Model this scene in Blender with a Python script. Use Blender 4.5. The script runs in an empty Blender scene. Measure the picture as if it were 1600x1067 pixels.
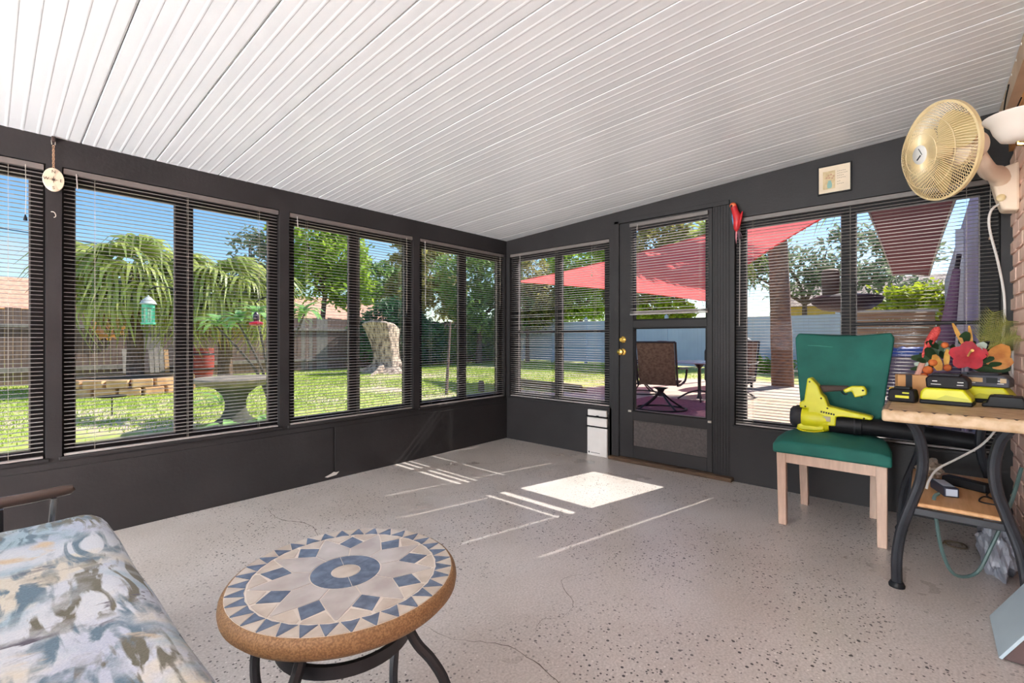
import bpy, bmesh, math, random
import numpy as np
from mathutils import Vector, Matrix, Euler
random.seed(7); RNG = np.random.default_rng(7)
S = bpy.context.scene
COL = S.collection
PI = math.pi
R = math.radians

# ------------------------------------------------------------------ camera, sky, sun, exposure
cd = bpy.data.cameras.new('camera'); cam = bpy.data.objects.new('camera', cd); COL.objects.link(cam)
cam.location = (-3.7004, -3.3631, 1.067); cam.rotation_euler = (R(90), 0, R(-48.4))
cd.sensor_width = 36; cd.lens = 731 / 1600 * 36; cd.shift_y = -5.5 / 1600; cd.clip_start = 0.02; cd.clip_end = 500
S.camera = cam
S.view_settings.view_transform = 'Standard'; S.view_settings.look = 'None'
S.view_settings.gamma = 1; S.view_settings.use_curve_mapping = False
S.view_settings.exposure = 0.0
SUN_DIR = Vector((1, -0.24, 0.94)).normalized()          # towards the sun
sd = bpy.data.lights.new('sun', 'SUN'); sd.energy = 9.8; sd.angle = R(0.5); sd.color = (1, 0.95, 0.86)
so = bpy.data.objects.new('sun', sd); COL.objects.link(so); so.location = (12, -4, 14)
so.rotation_euler = SUN_DIR.to_track_quat('Z', 'Y').to_euler()
W = bpy.data.worlds.new('sky'); S.world = W; W.use_nodes = True
nt = W.node_tree; N = nt.nodes; L = nt.links; N.clear()
wo = N.new('ShaderNodeOutputWorld'); bg = N.new('ShaderNodeBackground'); sky = N.new('ShaderNodeTexSky')
sky.sky_type = 'NISHITA'; sky.sun_disc = False; sky.sun_elevation = R(42.4)
sky.sun_rotation = math.atan2(SUN_DIR.x, SUN_DIR.y); sky.altitude = 10; sky.air_density = 1.0; sky.dust_density = 0.2; sky.ozone_density = 2.0
tc = N.new('ShaderNodeTexCoord'); mp = N.new('ShaderNodeMapping'); mp.inputs['Scale'].default_value = (1.2, 1.2, 5.0)
cn = N.new('ShaderNodeTexNoise'); cn.inputs['Scale'].default_value = 2.6; cn.inputs['Detail'].default_value = 7; cn.inputs['Roughness'].default_value = 0.62
cr = N.new('ShaderNodeValToRGB'); cr.color_ramp.elements[0].position = 0.50; cr.color_ramp.elements[1].position = 0.80
cr.color_ramp.elements[1].color = (0.75, 0.75, 0.75, 1)
mx = N.new('ShaderNodeMix'); mx.data_type = 'RGBA'; mx.inputs['B'].default_value = (4.6, 4.7, 4.9, 1)
L.new(tc.outputs['Generated'], mp.inputs['Vector']); L.new(mp.outputs['Vector'], cn.inputs['Vector'])
L.new(cn.outputs['Fac'], cr.inputs['Fac']); L.new(cr.outputs['Color'], mx.inputs['Factor'])
hsv = N.new('ShaderNodeHueSaturation'); hsv.inputs['Saturation'].default_value = 1.25; L.new(sky.outputs['Color'], hsv.inputs['Color']); L.new(hsv.outputs['Color'], mx.inputs['A']); L.new(mx.outputs['Result'], bg.inputs['Color'])
bg.inputs['Strength'].default_value = 0.24
L.new(bg.outputs['Background'], wo.inputs['Surface'])

# ------------------------------------------------------------------ materials
def lin(c):
    c = [x / 255 for x in c]
    return tuple(x / 12.92 if x <= 0.04045 else ((x + 0.055) / 1.055) ** 2.4 for x in c) + (1,)
MATS = {}
def mat(name, col, rough=0.6, col2=None, scale=8.0, detail=4, metal=0.0, bump=0.0, bscale=None, spec=0.5, coat=0.0,
        transl=0.0, island=0.0, stretch=None, lo=0.35, hi=0.65, emit=0.0):
    if name in MATS: return MATS[name]
    m = bpy.data.materials.new(name); m.use_nodes = True; t = m.node_tree; n = t.nodes; l = t.links
    b = n['Principled BSDF']; out = n['Material Output']
    b.inputs['Roughness'].default_value = rough; b.inputs['Metallic'].default_value = metal
    b.inputs['Specular IOR Level'].default_value = spec; b.inputs['Coat Weight'].default_value = coat
    c1 = lin(col); c2 = lin(col2) if col2 else tuple(min(1, x * 0.86) for x in c1[:3]) + (1,)
    tcn = n.new('ShaderNodeTexCoord'); vec = tcn.outputs['Object']
    if stretch:
        mpn = n.new('ShaderNodeMapping'); mpn.inputs['Scale'].default_value = stretch; l.new(vec, mpn.inputs['Vector']); vec = mpn.outputs['Vector']
    nz = n.new('ShaderNodeTexNoise'); nz.inputs['Scale'].default_value = scale; nz.inputs['Detail'].default_value = detail; l.new(vec, nz.inputs['Vector'])
    rp = n.new('ShaderNodeValToRGB'); e = rp.color_ramp.elements; e[0].position = lo; e[1].position = hi; e[0].color = c1; e[1].color = c2
    l.new(nz.outputs['Fac'], rp.inputs['Fac']); csock = rp.outputs['Color']
    if island > 0:
        ge = n.new('ShaderNodeNewGeometry'); hs = n.new('ShaderNodeHueSaturation'); mr = n.new('ShaderNodeMapRange')
        mr.inputs['To Min'].default_value = 1 - island; mr.inputs['To Max'].default_value = 1 + island
        l.new(ge.outputs['Random Per Island'], mr.inputs['Value']); l.new(mr.outputs['Result'], hs.inputs['Value']); l.new(csock, hs.inputs['Color']); csock = hs.outputs['Color']
    l.new(csock, b.inputs['Base Color'])
    if bump > 0:
        bz = n.new('ShaderNodeTexNoise'); bz.inputs['Scale'].default_value = bscale or scale * 6; bz.inputs['Detail'].default_value = 3; l.new(vec, bz.inputs['Vector'])
        bp = n.new('ShaderNodeBump'); bp.inputs['Strength'].default_value = bump; bp.inputs['Distance'].default_value = 0.01
        l.new(bz.outputs['Fac'], bp.inputs['Height']); l.new(bp.outputs['Normal'], b.inputs['Normal'])
    if transl > 0:
        tr = n.new('ShaderNodeBsdfTranslucent'); l.new(csock, tr.inputs['Color']); ms = n.new('ShaderNodeMixShader'); ms.inputs['Fac'].default_value = transl
        l.new(b.outputs['BSDF'], ms.inputs[1]); l.new(tr.outputs['BSDF'], ms.inputs[2]); l.new(ms.outputs['Shader'], out.inputs['Surface'])
    if emit > 0:
        l.new(csock, b.inputs['Emission Color']); b.inputs['Emission Strength'].default_value = emit
    MATS[name] = m
    return m
def glass_mat(name, tint=0.9, refl=1.0):
    m = bpy.data.materials.new(name); m.use_nodes = True; t = m.node_tree; n = t.nodes; l = t.links; n.clear()
    out = n.new('ShaderNodeOutputMaterial'); tr = n.new('ShaderNodeBsdfTransparent'); tr.inputs['Color'].default_value = (tint, tint, tint * 1.01, 1)
    gl = n.new('ShaderNodeBsdfGlossy'); gl.inputs['Roughness'].default_value = 0.01
    fr = n.new('ShaderNodeFresnel'); fr.inputs['IOR'].default_value = 1.42
    mu = n.new('ShaderNodeMath'); mu.operation = 'MULTIPLY'; mu.inputs[1].default_value = refl; l.new(fr.outputs['Fac'], mu.inputs[0])
    ms = n.new('ShaderNodeMixShader'); l.new(mu.outputs['Value'], ms.inputs['Fac']); l.new(tr.outputs['BSDF'], ms.inputs[1]); l.new(gl.outputs['BSDF'], ms.inputs[2])
    l.new(ms.outputs['Shader'], out.inputs['Surface']); MATS[name] = m
    return m
GLASS = glass_mat('window_glass', 0.92, 0.02)

# ------------------------------------------------------------------ builders
ORG = {}
class MB:
    def __init__(s): s.v = []; s.f = []
    def add(s, vs, fs):
        o = len(s.v); s.v += [tuple(v) for v in vs]; s.f += [tuple(i + o for i in f) for f in fs]; return s
    def box(s, x0, x1, y0, y1, z0, z1, M=None):
        vs = [Vector((x, y, z)) for x in (x0, x1) for y in (y0, y1) for z in (z0, z1)]
        if M is not None: vs = [M @ v for v in vs]
        return s.add(vs, [(0, 1, 3, 2), (4, 6, 7, 5), (0, 4, 5, 1), (2, 3, 7, 6), (0, 2, 6, 4), (1, 5, 7, 3)])
    def prism(s, poly, axis, a, b, M=None):
        k = len(poly); vs = []
        for h in (a, b):
            for (p, q) in poly:
                v = Vector({'x': (h, p, q), 'y': (p, h, q), 'z': (p, q, h)}[axis]); vs.append(M @ v if M is not None else v)
        fs = [tuple(range(k)), tuple(range(2 * k - 1, k - 1, -1))] + [(i, i + k, (i + 1) % k + k, (i + 1) % k) for i in range(k)]
        return s.add(vs, fs)
    def tube(s, path, r, n=8, closed=False, flute=0.0):
        P = [Vector(p) for p in path]; m = len(P)
        rr = [r] * m if isinstance(r, (int, float)) else list(r)
        T = []
        for i in range(m):
            a = P[(i - 1) % m] if (closed or i > 0) else P[i]; b = P[(i + 1) % m] if (closed or i < m - 1) else P[i]
            T.append((b - a).normalized() if (b - a).length > 1e-9 else Vector((0, 0, 1)))
        u = T[0].orthogonal().normalized(); vs = []
        for i in range(m):
            u = (u - T[i] * u.dot(T[i])); u = u.normalized() if u.length > 1e-6 else T[i].orthogonal().normalized(); w = T[i].cross(u)
            for k in range(n):
                a = 2 * PI * k / n; q = rr[i] * (1 - (flute if k % 2 else 0)); vs.append(P[i] + (u * math.cos(a) + w * math.sin(a)) * q)
        fs = []
        for i in range(m if closed else m - 1):
            j = (i + 1) % m
            for k in range(n): fs.append((i * n + k, i * n + (k + 1) % n, j * n + (k + 1) % n, j * n + k))
        if not closed: fs += [tuple(range(n - 1, -1, -1)), tuple((m - 1) * n + k for k in range(n))]
        return s.add(vs, fs)
    def lathe(s, prof, n=24, M=None, caps=True):
        vs = []; m = len(prof)
        for (r, z) in prof:
            for k in range(n):
                a = 2 * PI * k / n; v = Vector((r * math.cos(a), r * math.sin(a), z)); vs.append(M @ v if M is not None else v)
        fs = []
        for i in range(m - 1):
            for k in range(n): fs.append((i * n + k, i * n + (k + 1) % n, (i + 1) * n + (k + 1) % n, (i + 1) * n + k))
        if caps: fs += [tuple(range(n - 1, -1, -1)), tuple((m - 1) * n + k for k in range(n))]
        return s.add(vs, fs)
    def ball(s, c, r, nu=14, nv=9, M=None):
        if isinstance(r, (int, float)): r = (r, r, r)
        c = Vector(c); vs = []
        for j in range(1, nv):
            t = PI * j / nv
            for k in range(nu):
                a = 2 * PI * k / nu; v = Vector((r[0] * math.sin(t) * math.cos(a), r[1] * math.sin(t) * math.sin(a), r[2] * math.cos(t)))
                vs.append((M @ v if M is not None else v) + c)
        top = len(vs)
        for z in (r[2], -r[2]):
            v = Vector((0, 0, z)); vs.append((M @ v if M is not None else v) + c)
        fs = []
        for j in range(nv - 2):
            for k in range(nu): fs.append((j * nu + k, (j + 1) * nu + k, (j + 1) * nu + (k + 1) % nu, j * nu + (k + 1) % nu))
        for k in range(nu):
            fs.append((top, k, (k + 1) % nu)); b = (nv - 2) * nu; fs.append((top + 1, b + (k + 1) % nu, b + k))
        return s.add(vs, fs)
    def build(s, name, m, parent=None, smooth=False, bevel=0.0, seg=2, base=None, normals=True):
        V = np.array([tuple(v) for v in s.v], float)
        if parent is not None: o = ORG[parent.name]
        elif base is not None: o = Vector(base)
        else:
            lo, hi = V.min(0), V.max(0); o = Vector(((lo[0] + hi[0]) / 2, (lo[1] + hi[1]) / 2, lo[2]))
        me = bpy.data.meshes.new(name); me.from_pydata((V - np.array(o)).tolist(), [], s.f); me.update()
        if normals:
            bm = bmesh.new(); bm.from_mesh(me); bmesh.ops.recalc_face_normals(bm, faces=bm.faces); bm.to_mesh(me); bm.free()
        if m is not None: me.materials.append(m)
        if smooth:
            me.shade_smooth()
            me.set_sharp_from_angle(angle=R(42))
        ob = bpy.data.objects.new(name, me); COL.objects.link(ob)
        if parent is not None: ob.parent = parent; ORG[ob.name] = o
        else: ob.location = o; ORG[ob.name] = o
        if bevel > 0:
            b = ob.modifiers.new('bevel', 'BEVEL'); b.width = bevel; b.segments = seg; b.limit_method = 'ANGLE'; b.angle_limit = R(40); b.harden_normals = False
            me.shade_smooth(); me.set_sharp_from_angle(angle=R(60))
        return ob
def np_faces(name, F, m, parent=None, base=None):
    F = np.asarray(F, np.float32); nf, k, _ = F.shape
    o = ORG[parent.name] if parent is not None else Vector(base or (0, 0, 0))
    me = bpy.data.meshes.new(name); me.vertices.add(nf * k); me.loops.add(nf * k); me.polygons.add(nf)
    me.vertices.foreach_set('co', (F - np.array(o, np.float32)).reshape(-1)); me.loops.foreach_set('vertex_index', np.arange(nf * k, dtype=np.int32))
    me.polygons.foreach_set('loop_start', np.arange(0, nf * k, k, dtype=np.int32)); me.update(); me.validate()
    me.materials.append(m); ob = bpy.data.objects.new(name, me); COL.objects.link(ob)
    if parent is not None: ob.parent = parent
    else: ob.location = o
    ORG[ob.name] = o
    return ob
def tag(o, label, cat, group=None, kind=None):
    o['label'] = label
    if cat: o['category'] = cat
    if group: o['group'] = group
    if kind: o['kind'] = kind
    return o
def thing(name, label, cat, loc=(0, 0, 0), group=None, kind=None):
    o = bpy.data.objects.new(name, None); COL.objects.link(o); o.location = loc; o.empty_display_size = 0.1
    ORG[o.name] = Vector(loc)
    return tag(o, label, cat, group, kind)
def struct(o, label): o['kind'] = 'structure'; o['label'] = label; return o
def share(name, me, parent, loc=(0, 0, 0), rot=(0, 0, 0), scale=None):
    ob = bpy.data.objects.new(name, me); COL.objects.link(ob); ob.parent = parent; ob.location = loc; ob.rotation_euler = rot
    if scale: ob.scale = scale
    ORG[ob.name] = ORG[parent.name]
    return ob
def dup(root, loc, rotz, label=None, scale=None):
    r = root.copy(); COL.objects.link(r); r.location = loc; r.rotation_euler = (0, 0, rotz)
    if scale: r.scale = (scale,) * 3
    if label: r['label'] = label
    for ch in list(root.children):
        c = ch.copy(); COL.objects.link(c); c.parent = r
        for g in list(ch.children):
            q = g.copy(); COL.objects.link(q); q.parent = c
    return r
def text_mesh(txt, size, M, m, name, parent, extrude=0.0006):
    cu = bpy.data.curves.new('txt', 'FONT'); cu.body = txt; cu.size = size; cu.align_x = 'CENTER'; cu.align_y = 'CENTER'; cu.extrude = extrude
    o = bpy.data.objects.new('txt', cu); COL.objects.link(o); bpy.context.view_layer.update()
    me = bpy.data.meshes.new_from_object(o.evaluated_get(bpy.context.evaluated_depsgraph_get())); bpy.data.objects.remove(o)
    me.transform(Matrix.Translation(-ORG[parent.name]) @ M); me.materials.clear(); me.materials.append(m); me.name = name
    ob = bpy.data.objects.new(name, me); COL.objects.link(ob); ob.parent = parent; ORG[ob.name] = ORG[parent.name]
    return ob
def bez(pts, n=24):
    P = [Vector(p) for p in pts]; out = []
    for i in range(n + 1):                                  # Catmull-Rom through all points
        t = i / n * (len(P) - 1); k = min(int(t), len(P) - 2); f = t - k
        p0 = P[max(k - 1, 0)]; p1 = P[k]; p2 = P[k + 1]; p3 = P[min(k + 2, len(P) - 1)]
        out.append(0.5 * ((2 * p1) + (p2 - p0) * f + (2 * p0 - 5 * p1 + 4 * p2 - p3) * f * f + (3 * p1 - p0 - 3 * p2 + p3) * f ** 3))
    return out

# base palette
WALL = mat('charcoal_paint', (50, 48, 49), 0.5, (43, 41, 42), 3.0, spec=0.25, bump=0.08, bscale=60)
FRAME = mat('bronze_aluminium', (28, 25, 26), 0.5, (22, 20, 21), 6, spec=0.15)
CEIL = mat('white_enamel', (240, 242, 244), 0.30, (236, 238, 241), 2.0)
SLAT = mat('taupe_slat', (190, 183, 180), 0.4, (180, 173, 170), 4, transl=0.2, spec=0.3)
RAILM = mat('taupe_rail', (112, 105, 102), 0.45, (104, 98, 95), 4)
CORD = mat('pale_cord', (196, 188, 176), 0.8)
BLACK = mat('black_plastic', (26, 26, 29), 0.5, (20, 20, 23), 12, spec=0.25)
IRON = mat('wrought_iron', (44, 46, 52), 0.42, (34, 35, 40), 10, spec=0.35)
WHITE = mat('white_plastic', (226, 222, 218), 0.45, (214, 209, 205), 5)
BRASS = mat('polished_brass', (226, 190, 104), 0.18, (200, 160, 80), 6, metal=1.0)
WOODL = mat('pale_birch', (214, 186, 166), 0.55, (196, 166, 146), 9, stretch=(6, 6, 0.8))

# ------------------------------------------------------------------ room shell
def z_ceil(y): return 2.10 - 0.058 * y
# floor slab
def floor_material():
    m = bpy.data.materials.new('speckled_concrete'); m.use_nodes = True; t = m.node_tree; n = t.nodes; l = t.links; b = n['Principled BSDF']
    tcn = n.new('ShaderNodeTexCoord'); vec = tcn.outputs['Object']
    n1 = n.new('ShaderNodeTexNoise'); n1.inputs['Scale'].default_value = 1.3; n1.inputs['Detail'].default_value = 6; n1.inputs['Roughness'].default_value = 0.6; l.new(vec, n1.inputs['Vector'])
    r1 = n.new('ShaderNodeValToRGB'); e = r1.color_ramp.elements; e[0].position = 0.3; e[1].position = 0.7
    e[0].color = lin((192, 184, 178)); e[1].color = lin((217, 211, 208)); l.new(n1.outputs['Fac'], r1.inputs['Fac'])
    n2 = n.new('ShaderNodeTexNoise'); n2.inputs['Scale'].default_value = 120; n2.inputs['Detail'].default_value = 3; l.new(vec, n2.inputs['Vector'])
    r2 = n.new('ShaderNodeValToRGB'); e = r2.color_ramp.elements; e[0].position = 0.34; e[1].position = 0.66; e[0].color = (0.82, 0.81, 0.80, 1); e[1].color = (1.1, 1.1, 1.1, 1); l.new(n2.outputs['Fac'], r2.inputs['Fac'])
    mu = n.new('ShaderNodeMix'); mu.data_type = 'RGBA'; mu.blend_type = 'MULTIPLY'; mu.inputs['Factor'].default_value = 1; l.new(r1.outputs['Color'], mu.inputs['A']); l.new(r2.outputs['Color'], mu.inputs['B'])
    # dark and pale paint chips
    last = mu.outputs['Result']
    for sc, thr, dens, colr in ((34, 0.19, 0.60, (66, 62, 64)), (70, 0.26, 0.56, (84, 79, 78)), (52, 0.15, 0.74, (240, 235, 231))):
        vo = n.new('ShaderNodeTexVoronoi'); vo.inputs['Scale'].default_value = sc; l.new(vec, vo.inputs['Vector'])
        lt = n.new('ShaderNodeMath'); lt.operation = 'LESS_THAN'; lt.inputs[1].default_value = thr; l.new(vo.outputs['Distance'], lt.inputs[0])
        sp = n.new('ShaderNodeSeparateColor'); l.new(vo.outputs['Color'], sp.inputs['Color'])
        gt = n.new('ShaderNodeMath'); gt.operation = 'GREATER_THAN'; gt.inputs[1].default_value = dens; l.new(sp.outputs['Red'], gt.inputs[0])
        m1 = n.new('ShaderNodeMath'); m1.operation = 'MULTIPLY'; l.new(lt.outputs['Value'], m1.inputs[0]); l.new(gt.outputs['Value'], m1.inputs[1])
        nn = n.new('ShaderNodeTexNoise'); nn.inputs['Scale'].default_value = 1.7; l.new(vec, nn.inputs['Vector'])
        rr = n.new('ShaderNodeValToRGB'); rr.color_ramp.elements[0].position = 0.36; rr.color_ramp.elements[1].position = 0.55; l.new(nn.outputs['Fac'], rr.inputs['Fac'])
        m2 = n.new('ShaderNodeMath'); m2.operation = 'MULTIPLY'; l.new(m1.outputs['Value'], m2.inputs[0]); l.new(rr.outputs['Color'], m2.inputs[1])
        mm = n.new('ShaderNodeMix'); mm.data_type = 'RGBA'; mm.inputs['B'].default_value = lin(colr); l.new(m2.outputs['Value'], mm.inputs['Factor']); l.new(last, mm.inputs['A']); last = mm.outputs['Result']
    l.new(last, b.inputs['Base Color'])
    r3 = n.new('ShaderNodeMapRange'); r3.inputs['To Min'].default_value = 0.2; r3.inputs['To Max'].default_value = 0.4; l.new(n1.outputs['Fac'], r3.inputs['Value']); l.new(r3.outputs['Result'], b.inputs['Roughness'])
    bp = n.new('ShaderNodeBump'); bp.inputs['Strength'].default_value = 0.12; bp.inputs['Distance'].default_value = 0.004; l.new(n2.outputs['Fac'], bp.inputs['Height']); l.new(bp.outputs['Normal'], b.inputs['Normal'])
    return m
fl = MB().box(-9.2, 0.1, -3.8, 0.1, -0.12, 0.0).build('floor', floor_material(), base=(0, 0, 0))
struct(fl, 'greige painted concrete slab with worn dark speckles')
CRACK = mat('crack_dark', (96, 86, 80), 0.9)
def crack(pts, w):
    b = MB(); P = bez([(x, y, 0) for x, y in pts], 40)
    vs = []; 
    for i, p in enumerate(P):
        t = (P[min(i + 1, 40)] - P[max(i - 1, 0)]).normalized(); nn = Vector((-t.y, t.x, 0)); j = Vector((random.uniform(-1, 1), random.uniform(-1, 1), 0)) * 0.004
        ww = w * (0.4 + 0.6 * random.random()) * (1 - 0.7 * abs(i / 20 - 1)); vs += [p + j + nn * ww + Vector((0, 0, 0.0006)), p + j - nn * ww + Vector((0, 0, 0.0006))]
    b.add(vs, [(2 * i, 2 * i + 1, 2 * i + 3, 2 * i + 2) for i in range(40)]).build('crack', CRACK, fl)
crack([(-2.52, -0.25), (-2.55, -0.5), (-2.47, -0.72), (-2.52, -0.95)], 0.003)
crack([(-2.62, -1.9), (-2.60, -2.1), (-2.5, -2.28), (-2.52, -2.5), (-2.62, -2.68), (-2.63, -2.85)], 0.0022)
crack([(-2.25, -2.32), (-2.13, -2.3), (-2.02, -2.16), (-1.9, -2.2)], 0.0016)
crack([(-2.25, -2.32), (-2.3, -2.27), (-2.38, -2.3)], 0.0014)
crack([(-0.95, -0.45), (-0.8, -0.62), (-0.62, -0.62)], 0.0025)

# ceiling: fluted panels under a backing slab
cb = MB().prism([(0.45, 2.122 - 0.058 * 0.45), (-3.66, 2.122 + 0.058 * 3.66), (-3.66, 2.20 + 0.058 * 3.66), (0.45, 2.20 - 0.058 * 0.45)], 'x', -9.2, 0.32).build('ceiling', CEIL, base=(0, 0, 0))
struct(cb, 'white fluted metal pan ceiling sloping up to the house')
pw = 0.3225; rp = pw / 6; prof = [(0.0035, 0.014), (0.0035, 0.002), (0.006, 0.0)]
for k in range(1, 6):
    x = k * rp; prof += [(x - 0.008, 0.0), (x - 0.004, -0.0008), (x, -0.0011), (x + 0.004, -0.0008), (x + 0.006, 0.0)]
prof += [(pw - 0.006, 0.0), (pw - 0.0002, 0.002), (pw - 0.0002, 0.014)]
b = MB(); k = len(prof)
vs = [(x, 0.44, z_ceil(0.44) + dz) for x, dz in prof] + [(x, -3.66, z_ceil(-3.66) + dz) for x, dz in prof]
b.add(vs, [(i, i + 1, i + 1 + k, i + k) for i in range(k - 1)])
p0 = b.build('panel', CEIL, cb, normals=False); pm = p0.data; p0.location = (-3.362 - 18 * pw, 0, 0)
for i in range(1, 29): share('panel', pm, cb, (-3.362 + (i - 18) * pw, 0, 0))

# wall on the garden side (y = 0)
WA = [(-8.075, -6.98), (-6.915, -5.82), (-5.755, -4.66), (-4.595, -3.495), (-3.435, -2.342), (-2.277, -1.212), (-1.142, -0.032)]
b = MB().box(-9.2, 0.1, 0, 0.10, 0, 0.445)
b.box(-9.2, 0.1, 0, 0.10, 1.956, 2.106)
xs = [-9.2] + [v for w in WA for v in w] + [0.1]
for i in range(0, len(xs), 2): b.box(xs[i], xs[i + 1], 0, 0.10, 0.445, 1.956)
b.box(-9.2, 0, -0.004, 0, 0.395, 0.425)
wl = b.build('wall_left', WALL, base=(0, 0, 0)); struct(wl, 'charcoal knee wall, posts and header along the garden side')
# wall on the patio side (x = 0)
b = MB()
def wb(y0, y1, z0, z1): b.box(0, 0.10, y0, y1, z0, z1)
wb(-1.262, 0.0, 0, 0.445); wb(-3.80, -2.29, 0, 0.415)
wb(-0.045, 0.0, 0.445, 1.956); wb(-1.297, -1.24, 0.0, 1.956); wb(-2.29, -2.2565, 0, 1.956); wb(-3.80, -3.665, 0.415, 1.956)
b.prism([(0.0, 1.956), (0.0, z_ceil(0) + 0.004), (-3.80, z_ceil(-3.80) + 0.004), (-3.80, 1.956), (-2.2565, 1.956), (-2.2565, 2.10), (-1.297, 2.10), (-1.297, 1.956)], 'x', 0, 0.10)
wr = b.build('wall_right', WALL, base=(0, 0, 0)); struct(wr, 'charcoal wall with the door and two windows on the patio side')
bb = MB()
for x0, x1 in ((-9.2, -4.4), (-4.39, -1.95), (-1.94, 0.0)): bb.box(x0, x1, -0.006, 0.0, 0.006, 0.392)
for ob in (bb.build('trim_1', WALL, base=(0, 0, 0), bevel=0.002),): struct(ob, 'flat charcoal sheet facing on the knee wall')
# house wall (peach painted brick) behind / right of the camera
BRICK = mat('peach_brick', (255, 218, 200), 0.75, (248, 204, 186), 7, bump=0.25, bscale=40)
MORT = mat('peach_mortar', (240, 204, 188), 0.9, (228, 190, 174), 9)
hw = MB().box(-9.2, 13.0, -3.95, -3.712, -0.12, 2.60).build('wall_house', MORT, base=(0, 0, 0)); struct(hw, 'peach painted brick wall of the house')
br = MB().box(-0.105, 0.105, -0.007, 0.007, -0.0325, 0.0325); 
p0 = br.build('brick', BRICK, hw, bevel=0.004, seg=1); bm_ = p0.data; first = True
for r_ in range(27):
    for c_ in range(10):
        x = -0.105 - c_ * 0.22 - (0.11 if r_ % 2 else 0); z = 0.038 + r_ * 0.0755
        if x < -2.15: continue
        if first: o = p0; first = False
        else:
            o = share('brick', bm_, hw); md = o.modifiers.new('bevel', 'BEVEL'); md.width = 0.004; md.segments = 1
        o.location = (x, -3.7065 + random.uniform(-0.0015, 0.001), z)
WBEAM = mat('orange_pine', (226, 160, 100), 0.5, (184, 116, 66), 6, stretch=(1, 8, 8))
FASC = mat('tan_metal', (214, 186, 158), 0.45, (176, 146, 120), 3)
t1 = MB().box(-9.2, -0.001, -3.712, -3.694, 2.08, 2.20).build('trim_2', WBEAM, base=(0, 0, 0)); struct(t1, 'orange stained board along the top of the brick')
t2 = MB().box(-9.2, -0.001, -3.70, -3.655, 2.20, 2.302).build('trim_3', FASC, base=(0, 0, 0)); struct(t2, 'tan metal fascia with white rivets under the ceiling')
rv = MB().ball((0, 0, 0), (0.006, 0.003, 0.006), 8, 5); p0 = rv.build('rivet', WHITE, t2); rm = p0.data; p0.location = (-0.06, -3.655, 2.285)
for i in range(1, 14): share('rivet', rm, t2, (-0.06 - 0.155 * i + random.uniform(-.03, .03), -3.655, 2.285))
# far end of the porch (behind the sofa, out of view): knee wall with open screen windows
b = MB().box(-9.3, -9.2, -3.95, 0.10, -0.12, 0.415)
b.prism([(0.1, 1.956), (0.1, z_ceil(.1)), (-3.95, z_ceil(-3.95)), (-3.95, 1.956)], 'x', -9.3, -9.2)
for y0, y1 in ((-3.95, -3.60), (-1.85, -1.75), (-0.06, 0.10)): b.box(-9.3, -9.2, y0, y1, 0.415, 1.956)
we = b.build('wall_end', WALL, base=(0, 0, 0)); struct(we, 'charcoal end wall with open screened windows')

# ------------------------------------------------------------------ windows
WN = [0]
def window(axis, a0, a1, z0, z1, bl, br_, mull, label, rail=None, sill=True):
    """axis 'A': wall y=0, along x.  axis 'B': wall x=0, along y (a0 > a1 is not needed)."""
    WN[0] += 1
    mid = (a0 + a1) / 2; base = (mid, 0.06, z0) if axis == 'A' else (0.06, mid, z0)
    w = thing('window_%d' % WN[0], label, None, base, kind='structure')
    def bx(b, p0, p1, d0, d1, q0, q1):
        if axis == 'A': b.box(p0, p1, d0, d1, q0, q1)
        else: b.box(d0, d1, p0, p1, q0, q1)
    b = MB(); zg0, zg1 = z0 + 0.045, z1 - 0.075
    bx(b, a0, a0 + bl, 0.040, 0.098, z0, z1); bx(b, a1 - br_, a1, 0.040, 0.098, z0, z1)
    bx(b, a0 + bl, a1 - br_, 0.040, 0.098, z0, zg0); bx(b, a0 + bl, a1 - br_, 0.040, 0.098, zg1, z1)
    b.build('window_frame', FRAME, w, bevel=0.002)
    b = MB(); bx(b, mid - mull / 2, mid + mull / 2, 0.045, 0.09, zg0, zg1); b.build('mullion', FRAME, w, bevel=0.002)
    for p0, p1 in ((a0 + bl, mid - mull / 2), (mid + mull / 2, a1 - br_)):
        b = MB(); s = 0.006
        bx(b, p0, p0 + s, 0.058, 0.072, zg0, zg1); bx(b, p1 - s, p1, 0.058, 0.072, zg0, zg1); bx(b, p0 + s, p1 - s, 0.058, 0.072, zg0, zg0 + s); bx(b, p0 + s, p1 - s, 0.058, 0.072, zg1 - s, zg1)
        sash = b.build('sash', RAILM, w)
        b = MB(); bx(b, p0 + s, p1 - s, 0.064, 0.066, zg0 + s, zg1 - s); b.build('pane', GLASS, sash)
    if rail:
        for (p0, p1, zz) in rail:
            b = MB(); bx(b, p0, p1, 0.050, 0.0575, zz, zz + 0.022); b.build('meeting_rail', FRAME, w)
    if sill:
        b = MB(); bx(b, a0 - 0.012, a1 + 0.012, -0.012, 0.0, z0 - 0.012, z0 + 0.006); b.build('window_sill', WALL, w, bevel=0.003)
    return w
names = ['dark framed two pane window at the far end of the porch', 'dark framed two pane window near the added fill columns', 'dark framed two pane window farther along beyond the sofa', 'dark framed two pane window left of the hanging compass, facing the brick coloured roof',
         'dark framed two pane window looking out at the palms and stone ring', 'dark framed two pane window looking out at the tree stump', 'dark framed two pane corner window looking at the leaning pole']
for (a0, a1), nm in zip(WA, names): window('A', a0, a1, 0.445, 1.956, 0.052, 0.052, 0.088, nm)
window('B', -1.24, -0.045, 0.445, 1.956, 0.072, 0.072, 0.078, 'dark framed window between the corner and the door', rail=[(-1.168, -0.682, 1.12), (-0.604, -0.117, 1.12)])
window('B', -3.665, -2.29, 0.415, 1.956, 0.078, 0.065, 0.075, 'wide dark framed window behind the green chair', rail=[(-3.587, -3.015, 1.145)])

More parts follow.
